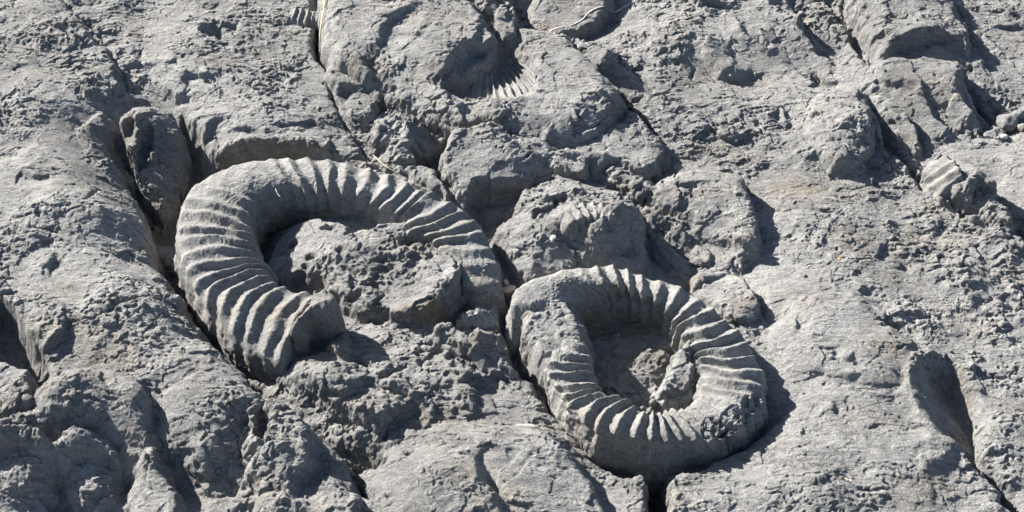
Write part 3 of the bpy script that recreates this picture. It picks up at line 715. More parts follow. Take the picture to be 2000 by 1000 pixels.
# ------------------------------------------------------------------ materials
def rock_material(name, base=(0.256, 0.251, 0.243), dark=0.62, bump=1.0, sc=1.0, smoothness=0.9):
    bump_amt = bump
    m = bpy.data.materials.new(name); m.use_nodes = True
    nt = m.node_tree; N = nt.nodes; L = nt.links
    bsdf = N["Principled BSDF"]
    bsdf.inputs["Roughness"].default_value = 0.92
    bsdf.inputs["Specular IOR Level"].default_value = 0.18
    geo = N.new("ShaderNodeNewGeometry")
    def noise(scale, detail, rough=0.6, off=0):
        n = N.new("ShaderNodeTexNoise"); n.inputs["Scale"].default_value = scale * sc
        n.inputs["Detail"].default_value = detail; n.inputs["Roughness"].default_value = rough
        if off:
            mp = N.new("ShaderNodeMapping"); mp.inputs["Location"].default_value = (off, off * 1.7, off * 0.3)
            mp.inputs["Scale"].default_value = (1, 1.8, 1)
            mp.inputs["Rotation"].default_value = (0, 0, 0.28)
            L.new(geo.outputs["Position"], mp.inputs[0]); L.new(mp.outputs[0], n.inputs["Vector"])
        else: L.new(geo.outputs["Position"], n.inputs["Vector"])
        return n.outputs[0]
    def ramp(src, stops):
        r = N.new("ShaderNodeValToRGB"); L.new(src, r.inputs[0])
        e = r.color_ramp.elements
        e[0].position, e[0].color = stops[0][0], (*stops[0][1], 1)
        e[1].position, e[1].color = stops[-1][0], (*stops[-1][1], 1)
        for p, c in stops[1:-1]:
            k = e.new(p); k.color = (*c, 1)
        return r.outputs[0]
    def mix(kind, fac, a, b):
        x = N.new("ShaderNodeMix"); x.data_type = 'RGBA'; x.blend_type = kind
        if isinstance(fac, (int, float)): x.inputs[0].default_value = fac
        else: L.new(fac, x.inputs[0])
        for i, v in ((6, a), (7, b)):
            if isinstance(v, tuple): x.inputs[i].default_value = (*v, 1)
            else: L.new(v, x.inputs[i])
        return x.outputs[2]
    def layered(scale, detail, rough, stretch, rot):
        n = N.new("ShaderNodeTexNoise"); n.inputs["Scale"].default_value = scale * sc
        n.inputs["Detail"].default_value = detail; n.inputs["Roughness"].default_value = rough
        n.inputs["Distortion"].default_value = 0.6
        mp = N.new("ShaderNodeMapping"); mp.inputs["Rotation"].default_value = (0.25, 0, rot); mp.inputs["Scale"].default_value = stretch
        L.new(geo.outputs["Position"], mp.inputs[0]); L.new(mp.outputs[0], n.inputs["Vector"])
        return n.outputs[0]
    b3 = np.array(base)
    col = ramp(noise(3.2, 5, 0.6), [(0.3, tuple(b3 * dark * 1.15)), (0.5, tuple(b3)), (0.72, tuple(b3 * 1.16))])
    warm = ramp(noise(5.5, 4, 0.6, 3.1), [(0.52, (1, 1, 1)), (0.75, (1.05, 0.985, 0.9))])
    col = mix('MULTIPLY', 1.0, col, warm)
    speck = ramp(noise(230, 4, 0.75, 1.3), [(0.34, (0.5, 0.5, 0.52)), (0.46, (1, 1, 1)), (0.56, (1, 1, 1)), (0.68, (1.7, 1.69, 1.66))])
    col = mix('MULTIPLY', 1.0, col, speck)
    blot = ramp(noise(36, 5, 0.65, 5.7), [(0.32, (0.74, 0.74, 0.76)), (0.5, (1, 1, 1)), (0.7, (1.14, 1.13, 1.1))])
    col = mix('MULTIPLY', 1.0, col, blot)
    strk = ramp(layered(70, 8, 0.75, (0.3, 1.5, 1.5), 0.28), [(0.36, (0.6, 0.6, 0.61)), (0.47, (1, 1, 1)), (0.58, (1.02, 1.02, 1.01)), (0.7, (1.4, 1.39, 1.36))])
    col = mix('MULTIPLY', 0.8, col, strk)
    at = N.new("ShaderNodeVertexColor"); at.layer_name = "stain"
    sep = N.new("ShaderNodeSeparateColor"); L.new(at.outputs[0], sep.inputs[0])
    col = mix('MIX', sep.outputs[0], col, mix('MULTIPLY', 1.0, (0.42, 0.415, 0.41), speck))    # calcite bloom
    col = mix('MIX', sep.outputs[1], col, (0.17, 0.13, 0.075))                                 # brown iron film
    L.new(col, bsdf.inputs["Base Color"])
    def bump(src, strength, dist, prev=None):
        bp = N.new("ShaderNodeBump"); bp.inputs["Strength"].default_value = strength; bp.inputs["Distance"].default_value = dist
        L.new(src, bp.inputs["Height"])
        if prev is not None: L.new(prev, bp.inputs["Normal"])
        return bp.outputs[0]
    b1 = bump(layered(110, 6, 0.72, (0.45, 1.5, 1.5), 0.28), 0.8 * bump_amt, 0.008)
    b2 = bump(noise(300, 4, 0.75), 0.8 * bump_amt, 0.004, b1)
    vo = N.new("ShaderNodeTexVoronoi"); vo.feature = 'DISTANCE_TO_EDGE'; vo.inputs["Scale"].default_value = 46
    vmp = N.new("ShaderNodeMapping"); vmp.inputs["Scale"].default_value = (0.6, 1.5, 1.2); vmp.inputs["Rotation"].default_value = (0, 0, 0.35)
    dis = N.new("ShaderNodeTexNoise"); dis.inputs["Scale"].default_value = 40; dis.inputs["Detail"].default_value = 4
    ml = N.new("ShaderNodeVectorMath"); ml.operation = 'MULTIPLY_ADD'; ml.inputs[1].default_value = (0.05, 0.05, 0.05)
    L.new(dis.outputs["Color"], ml.inputs[0]); L.new(geo.outputs["Position"], ml.inputs[2]); L.new(ml.outputs[0], vmp.inputs[0])
    L.new(vmp.outputs[0], vo.inputs["Vector"])
    vr = N.new("ShaderNodeMapRange"); vr.inputs[1].default_value = 0.0; vr.inputs[2].default_value = 0.05; L.new(vo.outputs["Distance"], vr.inputs[0])
    cm = N.new("ShaderNodeMapRange"); cm.inputs[1].default_value = 0.5; cm.inputs[2].default_value = 0.62; L.new(noise(9, 3, 0.5, 7.7), cm.inputs[0])
    mm_ = N.new("ShaderNodeMath"); mm_.operation = 'MAXIMUM'
    inv = N.new("ShaderNodeMath"); inv.operation = 'SUBTRACT'; inv.inputs[0].default_value = 1.0; L.new(cm.outputs[0], inv.inputs[1])
    L.new(vr.outputs[0], mm_.inputs[0]); L.new(inv.outputs[0], mm_.inputs[1])
    b3_ = bump(mm_.outputs[0], 0.6 * bump_amt, 0.003, b2)
    bp2 = type("o", (), {"outputs": [b3_]})
    L.new(bp2.outputs[0], bsdf.inputs["Normal"])
    return m

ROCK = rock_material("grey limestone")
FOSSIL = rock_material("smooth fossil limestone", base=(0.230, 0.225, 0.216), dark=0.75, bump=0.75)

def simple(name, col, rough=0.7):
    m = bpy.data.materials.new(name); m.use_nodes = True
    nt = m.node_tree; b = nt.nodes["Principled BSDF"]
    n = nt.nodes.new("ShaderNodeTexNoise"); n.inputs["Scale"].default_value = 60; n.inputs["Detail"].default_value = 4
    r = nt.nodes.new("ShaderNodeValToRGB")
    r.color_ramp.elements[0].position = 0.3; r.color_ramp.elements[0].color = (*[c * 0.7 for c in col], 1)
    r.color_ramp.elements[1].position = 0.7; r.color_ramp.elements[1].color = (*[c * 1.1 for c in col], 1)
    nt.links.new(n.outputs[0], r.inputs[0]); nt.links.new(r.outputs[0], b.inputs["Base Color"])
    b.inputs["Roughness"].default_value = rough
    return m

# ------------------------------------------------------------------ linking meshes
def tag(o, label=None, cat=None, group=None, kind=None):
    if label: o["label"] = label
    if cat: o["category"] = cat
    if group: o["group"] = group
    if kind: o["kind"] = kind
    return o

def link_mesh(name, co, faces, mat, parent=None, stain=None, smooth=True, origin=None):
    """co: n x 3 in mm, faces: quads or triangles as an int array"""
    co = np.asarray(co, np.float64) / 1000
    faces = np.asarray(faces, np.int32)
    if origin is None:
        origin = np.array([co[:, 0].mean(), co[:, 1].mean(), co[:, 2].min()])
    org = np.array(origin)
    me = bpy.data.meshes.new(name)
    k = faces.shape[1]
    me.vertices.add(len(co)); me.loops.add(faces.size); me.polygons.add(len(faces))
    me.vertices.foreach_set("co", (co - org).astype(F32).ravel())
    me.loops.foreach_set("vertex_index", faces.ravel())
    me.polygons.foreach_set("loop_start", np.arange(0, faces.size, k, dtype=np.int32))
    me.polygons.foreach_set("use_smooth", np.full(len(faces), smooth))
    me.update(calc_edges=True)
    a = me.color_attributes.new("stain", 'FLOAT_COLOR', 'POINT')
    c = np.zeros((len(co), 4), F32); c[:, 3] = 1
    if stain is not None: c[:, :2] = stain
    a.data.foreach_set("color", c.ravel())
    me.materials.append(mat)
    o = bpy.data.objects.new(name, me); C.objects.link(o)
    o.location = org
    if parent is not None:
        o.parent = parent; o.location = org - np.array(parent.location)
    return o

# ------------------------------------------------------------------ stains (calcite bloom, brown film)
STAIN = np.zeros(X0.shape + (2,), F32)
def stain(px, py, a, b, ch, amt, z=0, thr=0.0):
    cx, cy = P(px, py, z); r = max(a, b)
    s = window(cx - 1.6*r, cx + 1.6*r, cy - 1.6*r, cy + 1.6*r, 0)
    d2 = ((X0[s] - cx) / a) ** 2 + ((Y0[s] - cy) / b) ** 2
    n = fbm(X0[s] / 16, Y0[s] / 16, 4, ch + 2, 0.65)
    w = sstep(thr - 0.15, thr + 0.35, n + 0.9 - d2 * 1.1) * amt
    S = STAIN[s]; S[..., ch] = np.maximum(S[..., ch], w)

stain(535,492,26,22,0,0.7)
stain(525,470,14,34,0,0.55)
stain(555,420,40,22,0,0.3,0,0.2)
stain(935,600,42,18,0,0.6,5)
stain(935,628,40,9,0,0.7,10)
stain(862,540,22,34,0,0.3,40,0.2)
stain(1290,755,30,40,0,0.45,0)
stain(1300,790,30,20,0,0.5,10)
stain(720,225,30,40,0,0.4,20)
stain(760,260,34,40,0,0.3,30)
stain(1130,95,60,30,0,0.35,30)
stain(1190,200,30,16,0,0.4,0)
stain(895,400,14,30,0,0.6,0)
stain(1150,410,60,16,0,0.3,60)
stain(1640,640,90,60,0,0.25,25)
stain(860,215,10,6,1,0.6,40)
stain(930,690,34,20,1,0.35,10)
stain(700,690,60,30,1,0.30,-10)
stain(640,690,60,50,1,0.25,20)
stain(850,618,60,24,1,0.7,15)
stain(1210,640,120,24,1,0.6,-20)
stain(1250,700,90,60,1,0.2,-40)
stain(520,310,160,24,1,0.35,-10)
stain(300,380,40,60,1,0.3,-20)
stain(1850,790,40,50,1,0.4,-40)
stain(700,140,30,30,1,0.25,40)
stain(1060,60,40,30,1,0.4,20)
stain(210,700,70,60,1,0.28,50,0.2)
stain(1660,480,60,60,1,0.28,15,0.2)
stain(1720,690,60,60,1,0.28,15,0.2)
stain(950,250,40,20,1,0.3,50,0.2)
stain(1820,940,60,30,1,0.3,35,0.2)
stain(420,120,60,30,1,0.25,20,0.2)
stain(1480,150,60,40,1,0.2,20,0.2)
stain(1560,360,80,40,1,0.25,15,0.2)
stain(1330,560,40,20,1,0.35,0,0.1)
stain(120,580,60,40,1,0.25,50,0.2)
stain(1900,640,60,40,1,0.2,10,0.2)
stain(1500,420,30,40,0,0.3,10,0.1)
stain(1760,620,40,30,0,0.3,10,0.1)
stain(60,420,60,40,0,0.2,50,0.2)
stain(230,760,60,20,1,0.22,50,0.2)
stain(1450,620,50,30,1,0.3,0,0.15)
stain(470,330,30,20,0,0.25,20,0.1)
stain(1420,780,40,40,0,0.2,60,0.2)
stain(870,340,60,20,0,0.25,20,0.2)
stain(1680,260,30,30,0,0.2,40,0.2)


# ------------------------------------------------------------------ 3-D relief: push the surface along its normal so that steep walls get broken too
# slide grid points along the surface so that steep walls get their share of them
XR, YR, HR = X0.copy(), Y0.copy(), H.copy()
RX, RY = X0.astype(F32).copy(), Y0.astype(F32).copy()
for it in range(14):
    c = np.stack([RX, RY, HR * 0.8], -1)
    for ax in (1, 0):
        if ax == 1: p0, p1, p2 = c[1:-1, :-2], c[1:-1, 1:-1], c[1:-1, 2:]
        else: p0, p1, p2 = c[:-2, 1:-1], c[1:-1, 1:-1], c[2:, 1:-1]
        t = p2 - p0; L = np.sqrt((t * t).sum(-1)) + 1e-6
        d = (((p0 + p2) * 0.5 - p1) * t).sum(-1) / L
        k = (0.45 * d / L)[..., None] * t
        RX[1:-1, 1:-1] += np.clip(k[..., 0], -0.5, 0.5); RY[1:-1, 1:-1] += np.clip(k[..., 1], -0.5, 0.5)
    HR = sample(H, RX, RY)
XW = sample(XW, RX, RY); YW = sample(YW, RX, RY)
ROUGH = sample(ROUGH, RX, RY)
STAIN = np.stack([sample(STAIN[..., 0], RX, RY), sample(STAIN[..., 1], RX, RY)], -1)
co = np.stack([RX, RY, HR], -1).astype(F32)
def grid_normals(c):
    du = np.gradient(c, axis=1); dv = np.gradient(c, axis=0)
    n = np.cross(du, dv); n /= np.linalg.norm(n, axis=-1, keepdims=True) + 1e-9
    return n
nrm = grid_normals(co)
steep = np.clip((0.85 - nrm[..., 2]) / 0.5, 0, 1) * np.minimum(ROUGH, 1.2)
px_, py_, pz_ = co[..., 0], co[..., 1], co[..., 2]
d3 = 0.9 * np.clip(ROUGH, 0.6, 1.0) * (5.0 * perlin3(px_ / 36, py_ / 36, pz_ / 18) + 6.0 * (0.28 - np.abs(perlin3(px_ / 20, py_ / 20, pz_ / 10))) + 3.2 * (0.28 - np.abs(perlin3(px_ / 9, py_ / 9, pz_ / 5))) + 1.3 * perlin3(px_ / 4, py_ / 4, pz_ / 3))
co += nrm * (d3 * steep)[..., None]

# ------------------------------------------------------------------ cutting the bed into its separate rocks
LAB = np.zeros((X0.shape[0] - 1, X0.shape[1] - 1), np.int32)
def region(idx, pts, z=0):
    xy = smooth_line(to_plan(pts, z), 3, True)[:, :2]
    s = window(xy[:, 0].min(), xy[:, 0].max(), xy[:, 1].min(), xy[:, 1].max(), 0)
    s = (slice(s[0].start, min(s[0].stop, LAB.shape[0])), slice(s[1].start, min(s[1].stop, LAB.shape[1])))
    d = poly_field(xy, XW[s], YW[s])
    LAB[s][d > 0] = idx
ROCKS = []
def empty(name, px, py, z=0):
    x, y = P(px, py, z)
    o = bpy.data.objects.new(name, None); C.objects.link(o)
    o.empty_display_size = 0.05
    o.location = (float(x) / 1000, float(y) / 1000, z / 1000)
    bpy.context.view_layer.update()
    return o

a1 = empty("ammonite_fossil", 660, 520, 0)
tag(a1, "largest ribbed ammonite fossil, its whorl broken open beside rough pitted rock", "ammonite fossil", "ammonite fossils in the rock")
a2 = empty("ammonite_fossil", 1250, 720, 0)
tag(a2, "smaller closed ring-shaped ammonite fossil around a deep shaded bowl", "ammonite fossil", "ammonite fossils in the rock")

RG = "rocks of the fossil slab"
ROCKS += [
 ("rock_slab", "long pale rock slab along the left side, left of the deepest crack", "rock", [(-300,-300),(60,-60),(100,-20),(130,12),(190,62),(228,132),(262,203),(230,200),(195,205),(178,228),(192,265),(225,305),(256,352),(282,402),(300,450),(335,520),(385,590),(440,665),(530,778),(580,820),(645,860),(662,897),(680,925),(700,960),(750,1020),(800,1400),(-900,1400),(-900,-300)], 0, RG),
 ("rock_shelf", "flaky rock shelf above the largest ammonite, right of the upper left crack", "rock", [(60,-60),(100,-20),(130,12),(190,62),(228,132),(262,203),(300,200),(345,220),(368,262),(372,300),(370,345),(440,345),(520,340),(620,345),(700,345),(748,335),(710,300),(680,250),(655,210),(642,160),(620,120),(614,60),(610,-20),(600,-400),(-300,-400)], 0, RG),
 ("broken_fossil", "broken shaded fossil lump with sharp pale edges in the upper left crack", "fossil", [(205,205),(232,203),(268,194),(312,200),(348,222),(370,265),(364,330),(350,405),(318,435),(290,412),(262,345),(236,300),(214,270),(196,240)], 15, None),
 ("rough_ground", "rough shaded rock between the two ribbed ammonites, above the pale bottom rock", "rock", [(560,620),(640,560),(700,590),(760,620),(840,640),(900,600),(985,560),(990,620),(1010,660),(1040,720),(1080,772),(1130,832),(1050,850),(960,838),(880,828),(800,830),(762,855),(735,897),(690,885),(640,852),(585,820),(530,775),(500,730),(545,690)], 0, RG),
 ("boulder", "pale rounded rock at the bottom centre, below the rough ground", "rock", [(735,897),(762,855),(800,830),(880,828),(960,838),(1050,850),(1130,832),(1200,885),(1250,905),(1272,925),(1280,1400),(800,1400),(750,1020),(700,960),(680,925),(690,890)], 0, RG),
 ("rock_slab", "widest pale slab on the right, between the ring ammonite and the long diagonal crack", "rock", [(1300,290),(1400,268),(1500,262),(1570,250),(1688,195),(1700,225),(1730,270),(1770,325),(1810,375),(1850,410),(1880,425),(1940,450),(2000,490),(2100,540),(2700,800),(2700,1100),(2050,1060),(1990,1000),(1950,955),(1905,900),(1880,880),(1840,835),(1830,850),(1905,905),(2010,1010),(2200,1400),(1290,1400),(1296,1000),(1296,930),(1350,890),(1450,868),(1535,812),(1520,780),(1500,700),(1490,650),(1482,520),(1478,440),(1455,375),(1400,345),(1300,350)], 0, RG),
 ("rock_slab", "folded pale slab at the top between the giant worn fossil and the upper right valley", "rock", [(1000,-400),(1000,60),(1110,95),(1130,130),(1150,150),(1175,175),(1205,200),(1240,230),(1262,250),(1300,290),(1400,268),(1500,262),(1570,250),(1688,195),(1670,188),(1700,165),(1712,128),(1668,80),(1640,40),(1600,0),(1570,-400)], 0, RG),
 ("rock_slab", "far right slab with a shaded ridge, above the long diagonal crack", "rock", [(1712,128),(1670,165),(1688,195),(1700,225),(1730,270),(1770,325),(1810,375),(1850,410),(1880,425),(1940,450),(2000,490),(2100,540),(2700,800),(2700,-400),(1620,-400),(1645,30)], 0, RG),
 ("rounded_rock", "domed rock at the upper right with a dark shaded right flank", "rock", [(1652,-60),(1700,-120),(1800,-120),(1845,-10),(1868,45),(1900,85),(1930,140),(1880,132),(1820,126),(1760,130),(1714,130),(1690,95),(1660,45)], 15, RG),
 ("knuckle_rock", "knuckle shaped rock beside the shaded start of the long diagonal crack", "rock", [(1562,255),(1578,203),(1620,190),(1688,186),(1704,215),(1712,255),(1697,300),(1682,335),(1645,344),(1612,334),(1588,302)], 12, RG),
 ("corner_rock", "pale rock in the lower right corner, beyond the deep dark hole", "rock", [(1905,905),(1910,865),(1930,830),(1960,815),(2080,810),(2700,900),(2700,1300),(2200,1400),(2010,1010),(1950,955)], 0, RG),
 ("giant_worn_fossil", "giant worn ammonite with a smooth dome and a dark ribbed pit, top centre", "fossil", BIG, 12, None),
 ("boulder", "dark boulder crossed by a white vein at the top edge", "boulder", [(1024,40),(1040,0),(1090,-30),(1180,-40),(1210,5),(1195,40),(1160,62),(1095,82),(1040,76)], 12, RG),
 ("wedge_rock", "wedge rock with one dark triangular facet, right of the giant worn fossil", "rock", [(1088,82),(1130,74),(1192,94),(1220,106),(1250,148),(1272,192),(1244,206),(1205,203),(1165,168),(1130,132),(1108,100)], 15, RG),
 ("triangular_rock", "triangular pale rock under the giant worn fossil", "rock", [(1105,302),(1165,278),(1212,245),(1228,220),(1252,240),(1292,278),(1296,318),(1286,350),(1260,352),(1200,340),(1160,348),(1115,328)], 6, RG),
 ("small_rock", "small dark rounded rock under the triangular rock", "rock", [(1183,346),(1215,340),(1258,348),(1279,362),(1276,390),(1255,402),(1222,380),(1192,364)], 0, RG),
 ("stone", "smooth small stone topmost of the stones below the worn fossil's dome", "stone", [(640,148),(665,141),(702,150),(730,172),(737,191),(715,196),(680,194),(653,188),(640,170)], 10, "stones wedged in the upper crack"),
 ("stone", "small pale stone second from the top of the wedged stones", "stone", [(678,198),(707,191),(733,194),(748,215),(722,242),(695,248),(675,226)], 5, "stones wedged in the upper crack"),
 ("stone", "pale split stone left of the biggest angular stone", "stone", [(712,262),(736,230),(752,236),(748,262),(740,300),(735,306),(718,296),(708,282)], 10, "stones wedged in the upper crack"),
 ("angular_stone", "biggest angular stone with a dark right facet above the largest ammonite", "stone", [(748,226),(790,222),(848,256),(876,290),(866,333),(838,334),(815,324),(790,324),(758,328),(738,310),(748,262)], 5, "stones wedged in the upper crack"),
 ("scooped_rock", "flat topped rock with a scooped dark hollow, between the worn fossil and the brow rock", "rock", [(856,345),(866,313),(886,281),(960,288),(1050,303),(1100,310),(1152,340),(1142,364),(1062,354),(1036,364),(1010,402),(962,444),(923,432),(903,402),(884,374)], 2, RG),
 ("brow_rock", "high rock right above the ring ammonite with a tiny ribbed fossil on its brow", "rock", [(945,467),(973,435),(998,415),(1028,370),(1060,350),(1120,356),(1190,376),(1242,398),(1261,430),(1266,470),(1304,520),(1340,556),(1290,575),(1200,572),(1100,560),(1020,566),(988,530),(957,500)], 8, RG),
 ("cracked_rock", "rounded rock with a dark right edge, right of the brow rock", "rock", [(1260,400),(1278,363),(1330,348),(1400,346),(1452,358),(1472,400),(1483,440),(1481,500),(1440,494),(1400,474),(1340,452),(1298,428)], 5, RG),
 ("rubble_block", "blocky broken rock touching the upper right of the ring ammonite", "rock", [(1343,560),(1370,546),(1420,543),(1457,568),(1481,605),(1483,642),(1440,654),(1404,628),(1368,604)], 0, RG),
 ("ribbed_rock", "dark rock with a fan of ribs on its lit end, by the diagonal crack", "rock", [(1797,345),(1806,316),(1830,302),(1862,310),(1902,343),(1938,378),(1965,420),(1992,468),(1960,474),(1908,448),(1868,428),(1827,397)], 8, RG),
 ("calcite_stone", "angular stone with a white crust at the right end of the largest ammonite", "stone", [(888,630),(901,604),(940,602),(974,610),(978,642),(966,660),(898,664)], 0, None),
 ("core", None, a1, [(505,430),(545,402),(620,396),(700,402),(760,428),(800,440),(850,470),(900,490),(925,512),(922,555),(905,592),(872,622),(835,638),(790,630),(740,620),(690,600),(640,575),(560,566),(525,530),(505,480)], 0, None),
 ("bowl", None, a2, [(984,600),(1000,580),(1050,580),(1120,600),(1200,590),(1280,606),(1330,650),(1360,700),(1368,770),(1330,808),(1240,812),(1190,795),(1120,760),(1070,762),(1042,728),(1012,680),(995,640)], 0, None),
]

for i, (name, label, cat, pts, z, grp) in enumerate(ROCKS): region(i + 1, pts, z)
ny, nx = X0.shape
vid = np.arange(ny * nx, dtype=np.int32).reshape(ny, nx)
quads = np.stack([vid[:-1, :-1], vid[:-1, 1:], vid[1:, 1:], vid[1:, :-1]], -1).reshape(-1, 4)
flat = co.reshape(-1, 3); stf = STAIN.reshape(-1, 2); labf = LAB.ravel()
def cut(idx):
    q = quads[labf == idx]
    used = np.zeros(ny * nx, bool); used[q.ravel()] = True
    remap = np.cumsum(used) - 1
    f = remap[q].astype(np.int32); v = flat[used]; st = stf[used]
    if idx == 0: return v, f, st
    # the body of the rock goes on down below the cracks
    e = np.concatenate([f[:, [0, 1]], f[:, [1, 2]], f[:, [2, 3]], f[:, [3, 0]]])
    key = e[:, 0].astype(np.int64) * len(v) + e[:, 1]; rkey = e[:, 1].astype(np.int64) * len(v) + e[:, 0]
    be = e[~np.isin(key, rkey)]
    bv = np.unique(be); m2 = np.full(len(v), -1, np.int32); m2[bv] = np.arange(len(bv)) + len(v)
    low = v[bv].copy(); ctr = v.mean(0)
    low[:, :2] += (ctr[:2] - low[:, :2]) * 0.06; low[:, 2] = np.minimum(low[:, 2] - 60, -160)
    sk = np.stack([be[:, 1], be[:, 0], m2[be[:, 0]], m2[be[:, 1]]], -1)
    return np.vstack([v, low]), np.vstack([f, sk]).astype(np.int32), np.vstack([st, st[bv]])
v, f, st = cut(0)
bed = link_mesh("rock_bed", v, f, ROCK, stain=st, origin=(0, 0, 0)); tag(bed, kind="structure")
ROCK_OBJ = {}
for i, (name, label, cat, pts, z, grp) in enumerate(ROCKS):
    v, f, st = cut(i + 1)
    if isinstance(cat, bpy.types.Object): o = link_mesh(name, v, f, ROCK, parent=cat, stain=st)
    else: o = link_mesh(name, v, f, ROCK, stain=st); tag(o, label, cat, grp)
    ROCK_OBJ[label or i] = o

def ground(x, y):
    j = np.clip(np.searchsorted(gy, y), 0, ny - 1); i = np.clip(np.searchsorted(gx, x), 0, nx - 1)
    return H[j, i]

# ------------------------------------------------------------------ ribbed whorls
def whorl(name, ribs, mat, parent, arch=0.38, amp=7.0, n_per=18, n_v=150, caps=(0.0, 0.0), sharp=1.4, seed=0, walls=(-80, -60), nz=1.0, pocks=()):
    """ribs: rows (outer px,py, mid px,py, inner px,py, z outer, z crest, z inner, rib strength).
    The tube arches from the outer to the inner shoulder and has a sharp rib along every row."""
    R = np.asarray(ribs, float); n = len(R)
    O = np.stack(P(R[:, 0], R[:, 1], R[:, 6]), -1)
    M = np.stack(P(R[:, 2], R[:, 3], R[:, 7]), -1)
    I = np.stack(P(R[:, 4], R[:, 5], R[:, 8]), -1)
    rows = np.column_stack([O, M, I, R[:, 6:10]])
    S = smooth_line(rows, n_per)                        # (n-1)*n_per+1 rows
    m = len(S); s = np.arange(m) / n_per
    v = np.linspace(0, 1, n_v)
    # section parameter: outer wall, arch, inner wall
    WALL = 0.16
    e = np.clip((v - WALL) / (1 - 2 * WALL), 0, 1)
    wo = np.clip((WALL - v) / WALL, 0, 1); wi = np.clip((v - 1 + WALL) / WALL, 0, 1)
    E, Sg = np.meshgrid(e, s)
    o = S[:, None, 0:2]; mm = S[:, None, 2:4]; ii = S[:, None, 4:6]
    # quadratic through O, M, I at e = 0, .5, 1
    ee = E[..., None]
    l0 = 2 * (ee - 0.5) * (ee - 1); l1 = -4 * ee * (ee - 1); l2 = 2 * ee * (ee - 0.5)
    xy = o * l0 + mm * l1 + ii * l2
    zo, zc, zi, st = (S[:, None, k] for k in (6, 7, 8, 9))
    bulge = (4 * E * (1 - E)); bulge = bulge ** arch
    zlin = zo + (zi - zo) * E
    z = zlin + (zc - (zo + zi) / 2) * bulge
    z = z + wo[None, :] ** 1.3 * (walls[0] - zo) + wi[None, :] ** 1.3 * (walls[1] - zi)
    # walls lean out a little as they go down
    out_dir = (o - ii); out_dir = out_dir / (np.linalg.norm(out_dir, axis=-1, keepdims=True) + 1e-9)
    lean = (np.sin(np.minimum(wo, 1) * np.pi * 0.5) * 9)[None, :, None]; leani = (np.sin(np.minimum(wi, 1) * np.pi * 0.5) * 8)[None, :, None]
    xy = xy + out_dir * lean - out_dir * leani
    c = np.concatenate([xy, z[..., None]], -1)
    # close the ends by pulling them down and in
    k0 = np.clip(s / max(caps[0], 1e-3), 0, 1) if caps[0] else np.ones(m)
    k1 = np.clip((s[-1] - s) / max(caps[1], 1e-3), 0, 1) if caps[1] else np.ones(m)
    kk = np.sqrt(1 - (1 - k0) ** 2) * np.sqrt(1 - (1 - k1) ** 2)
    base_z = np.minimum(walls[0], walls[1])
    c[..., 2] = base_z + (c[..., 2] - base_z) * (0.02 + 0.98 * kk[:, None])
    c[..., 0] += 5 * perlin(c[..., 0] / 60, c[..., 1] / 60, 1); c[..., 1] += 6 * perlin(c[..., 0] / 60, c[..., 1] / 60, 2)
    nn = grid_normals(c)
    if nn[..., 2].mean() < 0: nn = -nn; flip = True
    else: flip = False
    env = sstep(-0.02, 0.10, E) * (1 - sstep(0.93, 1.08, E)) * (1 - wo[None, :]) * (1 - wi[None, :])
    env = env + 0.55 * np.clip(1 - 1.6 * wo[None, :], 0, 1) * (wo[None, :] > 0) + 0.25 * np.clip(1 - 1.6 * wi[None, :], 0, 1) * (wi[None, :] > 0)
    # wobble the rib spacing a little
    ph = s[:, None] + 0.035 * perlin(E * 5 + seed, Sg * 0.9, 2)
    fr = ph - np.round(ph)
    prof = 0.55 * np.cos(np.pi * fr) ** 2 + 0.45 * np.exp(-np.abs(fr * 3.3) ** 1.25) - 0.42
    along = np.clip(0.95 + 0.45 * perlin(E * 4, Sg * 1.1 + 7, 3), 0.4, 1.3)
    d = amp * st * prof * env * along
    # weathering of the fossil
    x, y, zz = c[..., 0], c[..., 1], c[..., 2]
    wl = 1 + 1.3 * np.maximum(wo, wi)[None, :]
    wmax = np.maximum(wo, wi)[None, :]
    d = d + nz * np.minimum(wmax * 2, 1) * (7.0 * (0.28 - np.abs(perlin3(x / 32, y / 32, zz / 24))) + 4.5 * (0.28 - np.abs(perlin3(x / 13, y / 13, zz / 10))))
    d = d + nz * wl * (4.0 * perlin3(x / 60, y / 60, zz / 60) + 1.9 * perlin3(x / 22, y / 22, zz / 22) + 1.0 * perlin3(x / 9, y / 9, zz / 9) + 0.8 * perlin3(x / 4.5, y / 4.5, zz / 4.5))
    ff = (y * 0.8 - x * 0.6) / 15 + 1.6 * perlin(x / 30, y / 22, 4) + 0.8 * perlin(x / 11, y / 9, 5)
    d = d + nz * saw(ff, 0.2) * 1.7 * sstep(0.0, 0.5, perlin(x / 45, y / 45, 6) + 0.1)
    for (px, py, r, dep, pz) in pocks:
        qx, qy = P(px, py, pz)
        dd = np.sqrt((x - qx) ** 2 + ((y - qy) / 1.3) ** 2) / r
        w = np.clip(1 - dd ** 2, 0, 1)
        chip, _ = worley(x / 13, y / 11, 4); chip2, _ = worley(x / 6, y / 6, 5)
        d = d - dep * w ** 0.6 * (0.7 + 0.3 * np.abs(chip)) + (4 * chip + 2.0 * chip2) * np.clip(w * 2, 0, 1)
    c = c + nn * d[..., None]
    idx = np.arange(m * n_v).reshape(m, n_v)
    q = np.stack([idx[:-1, :-1], idx[1:, :-1], idx[1:, 1:], idx[:-1, 1:]], -1).reshape(-1, 4)
    if not flip: q = q[:, ::-1]
    st2 = np.zeros((m * n_v, 2), F32)
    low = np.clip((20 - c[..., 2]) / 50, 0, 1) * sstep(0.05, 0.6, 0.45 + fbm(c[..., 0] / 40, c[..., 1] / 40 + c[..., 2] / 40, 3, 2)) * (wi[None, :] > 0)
    st2[:, 1] = 0.75 * low.ravel()
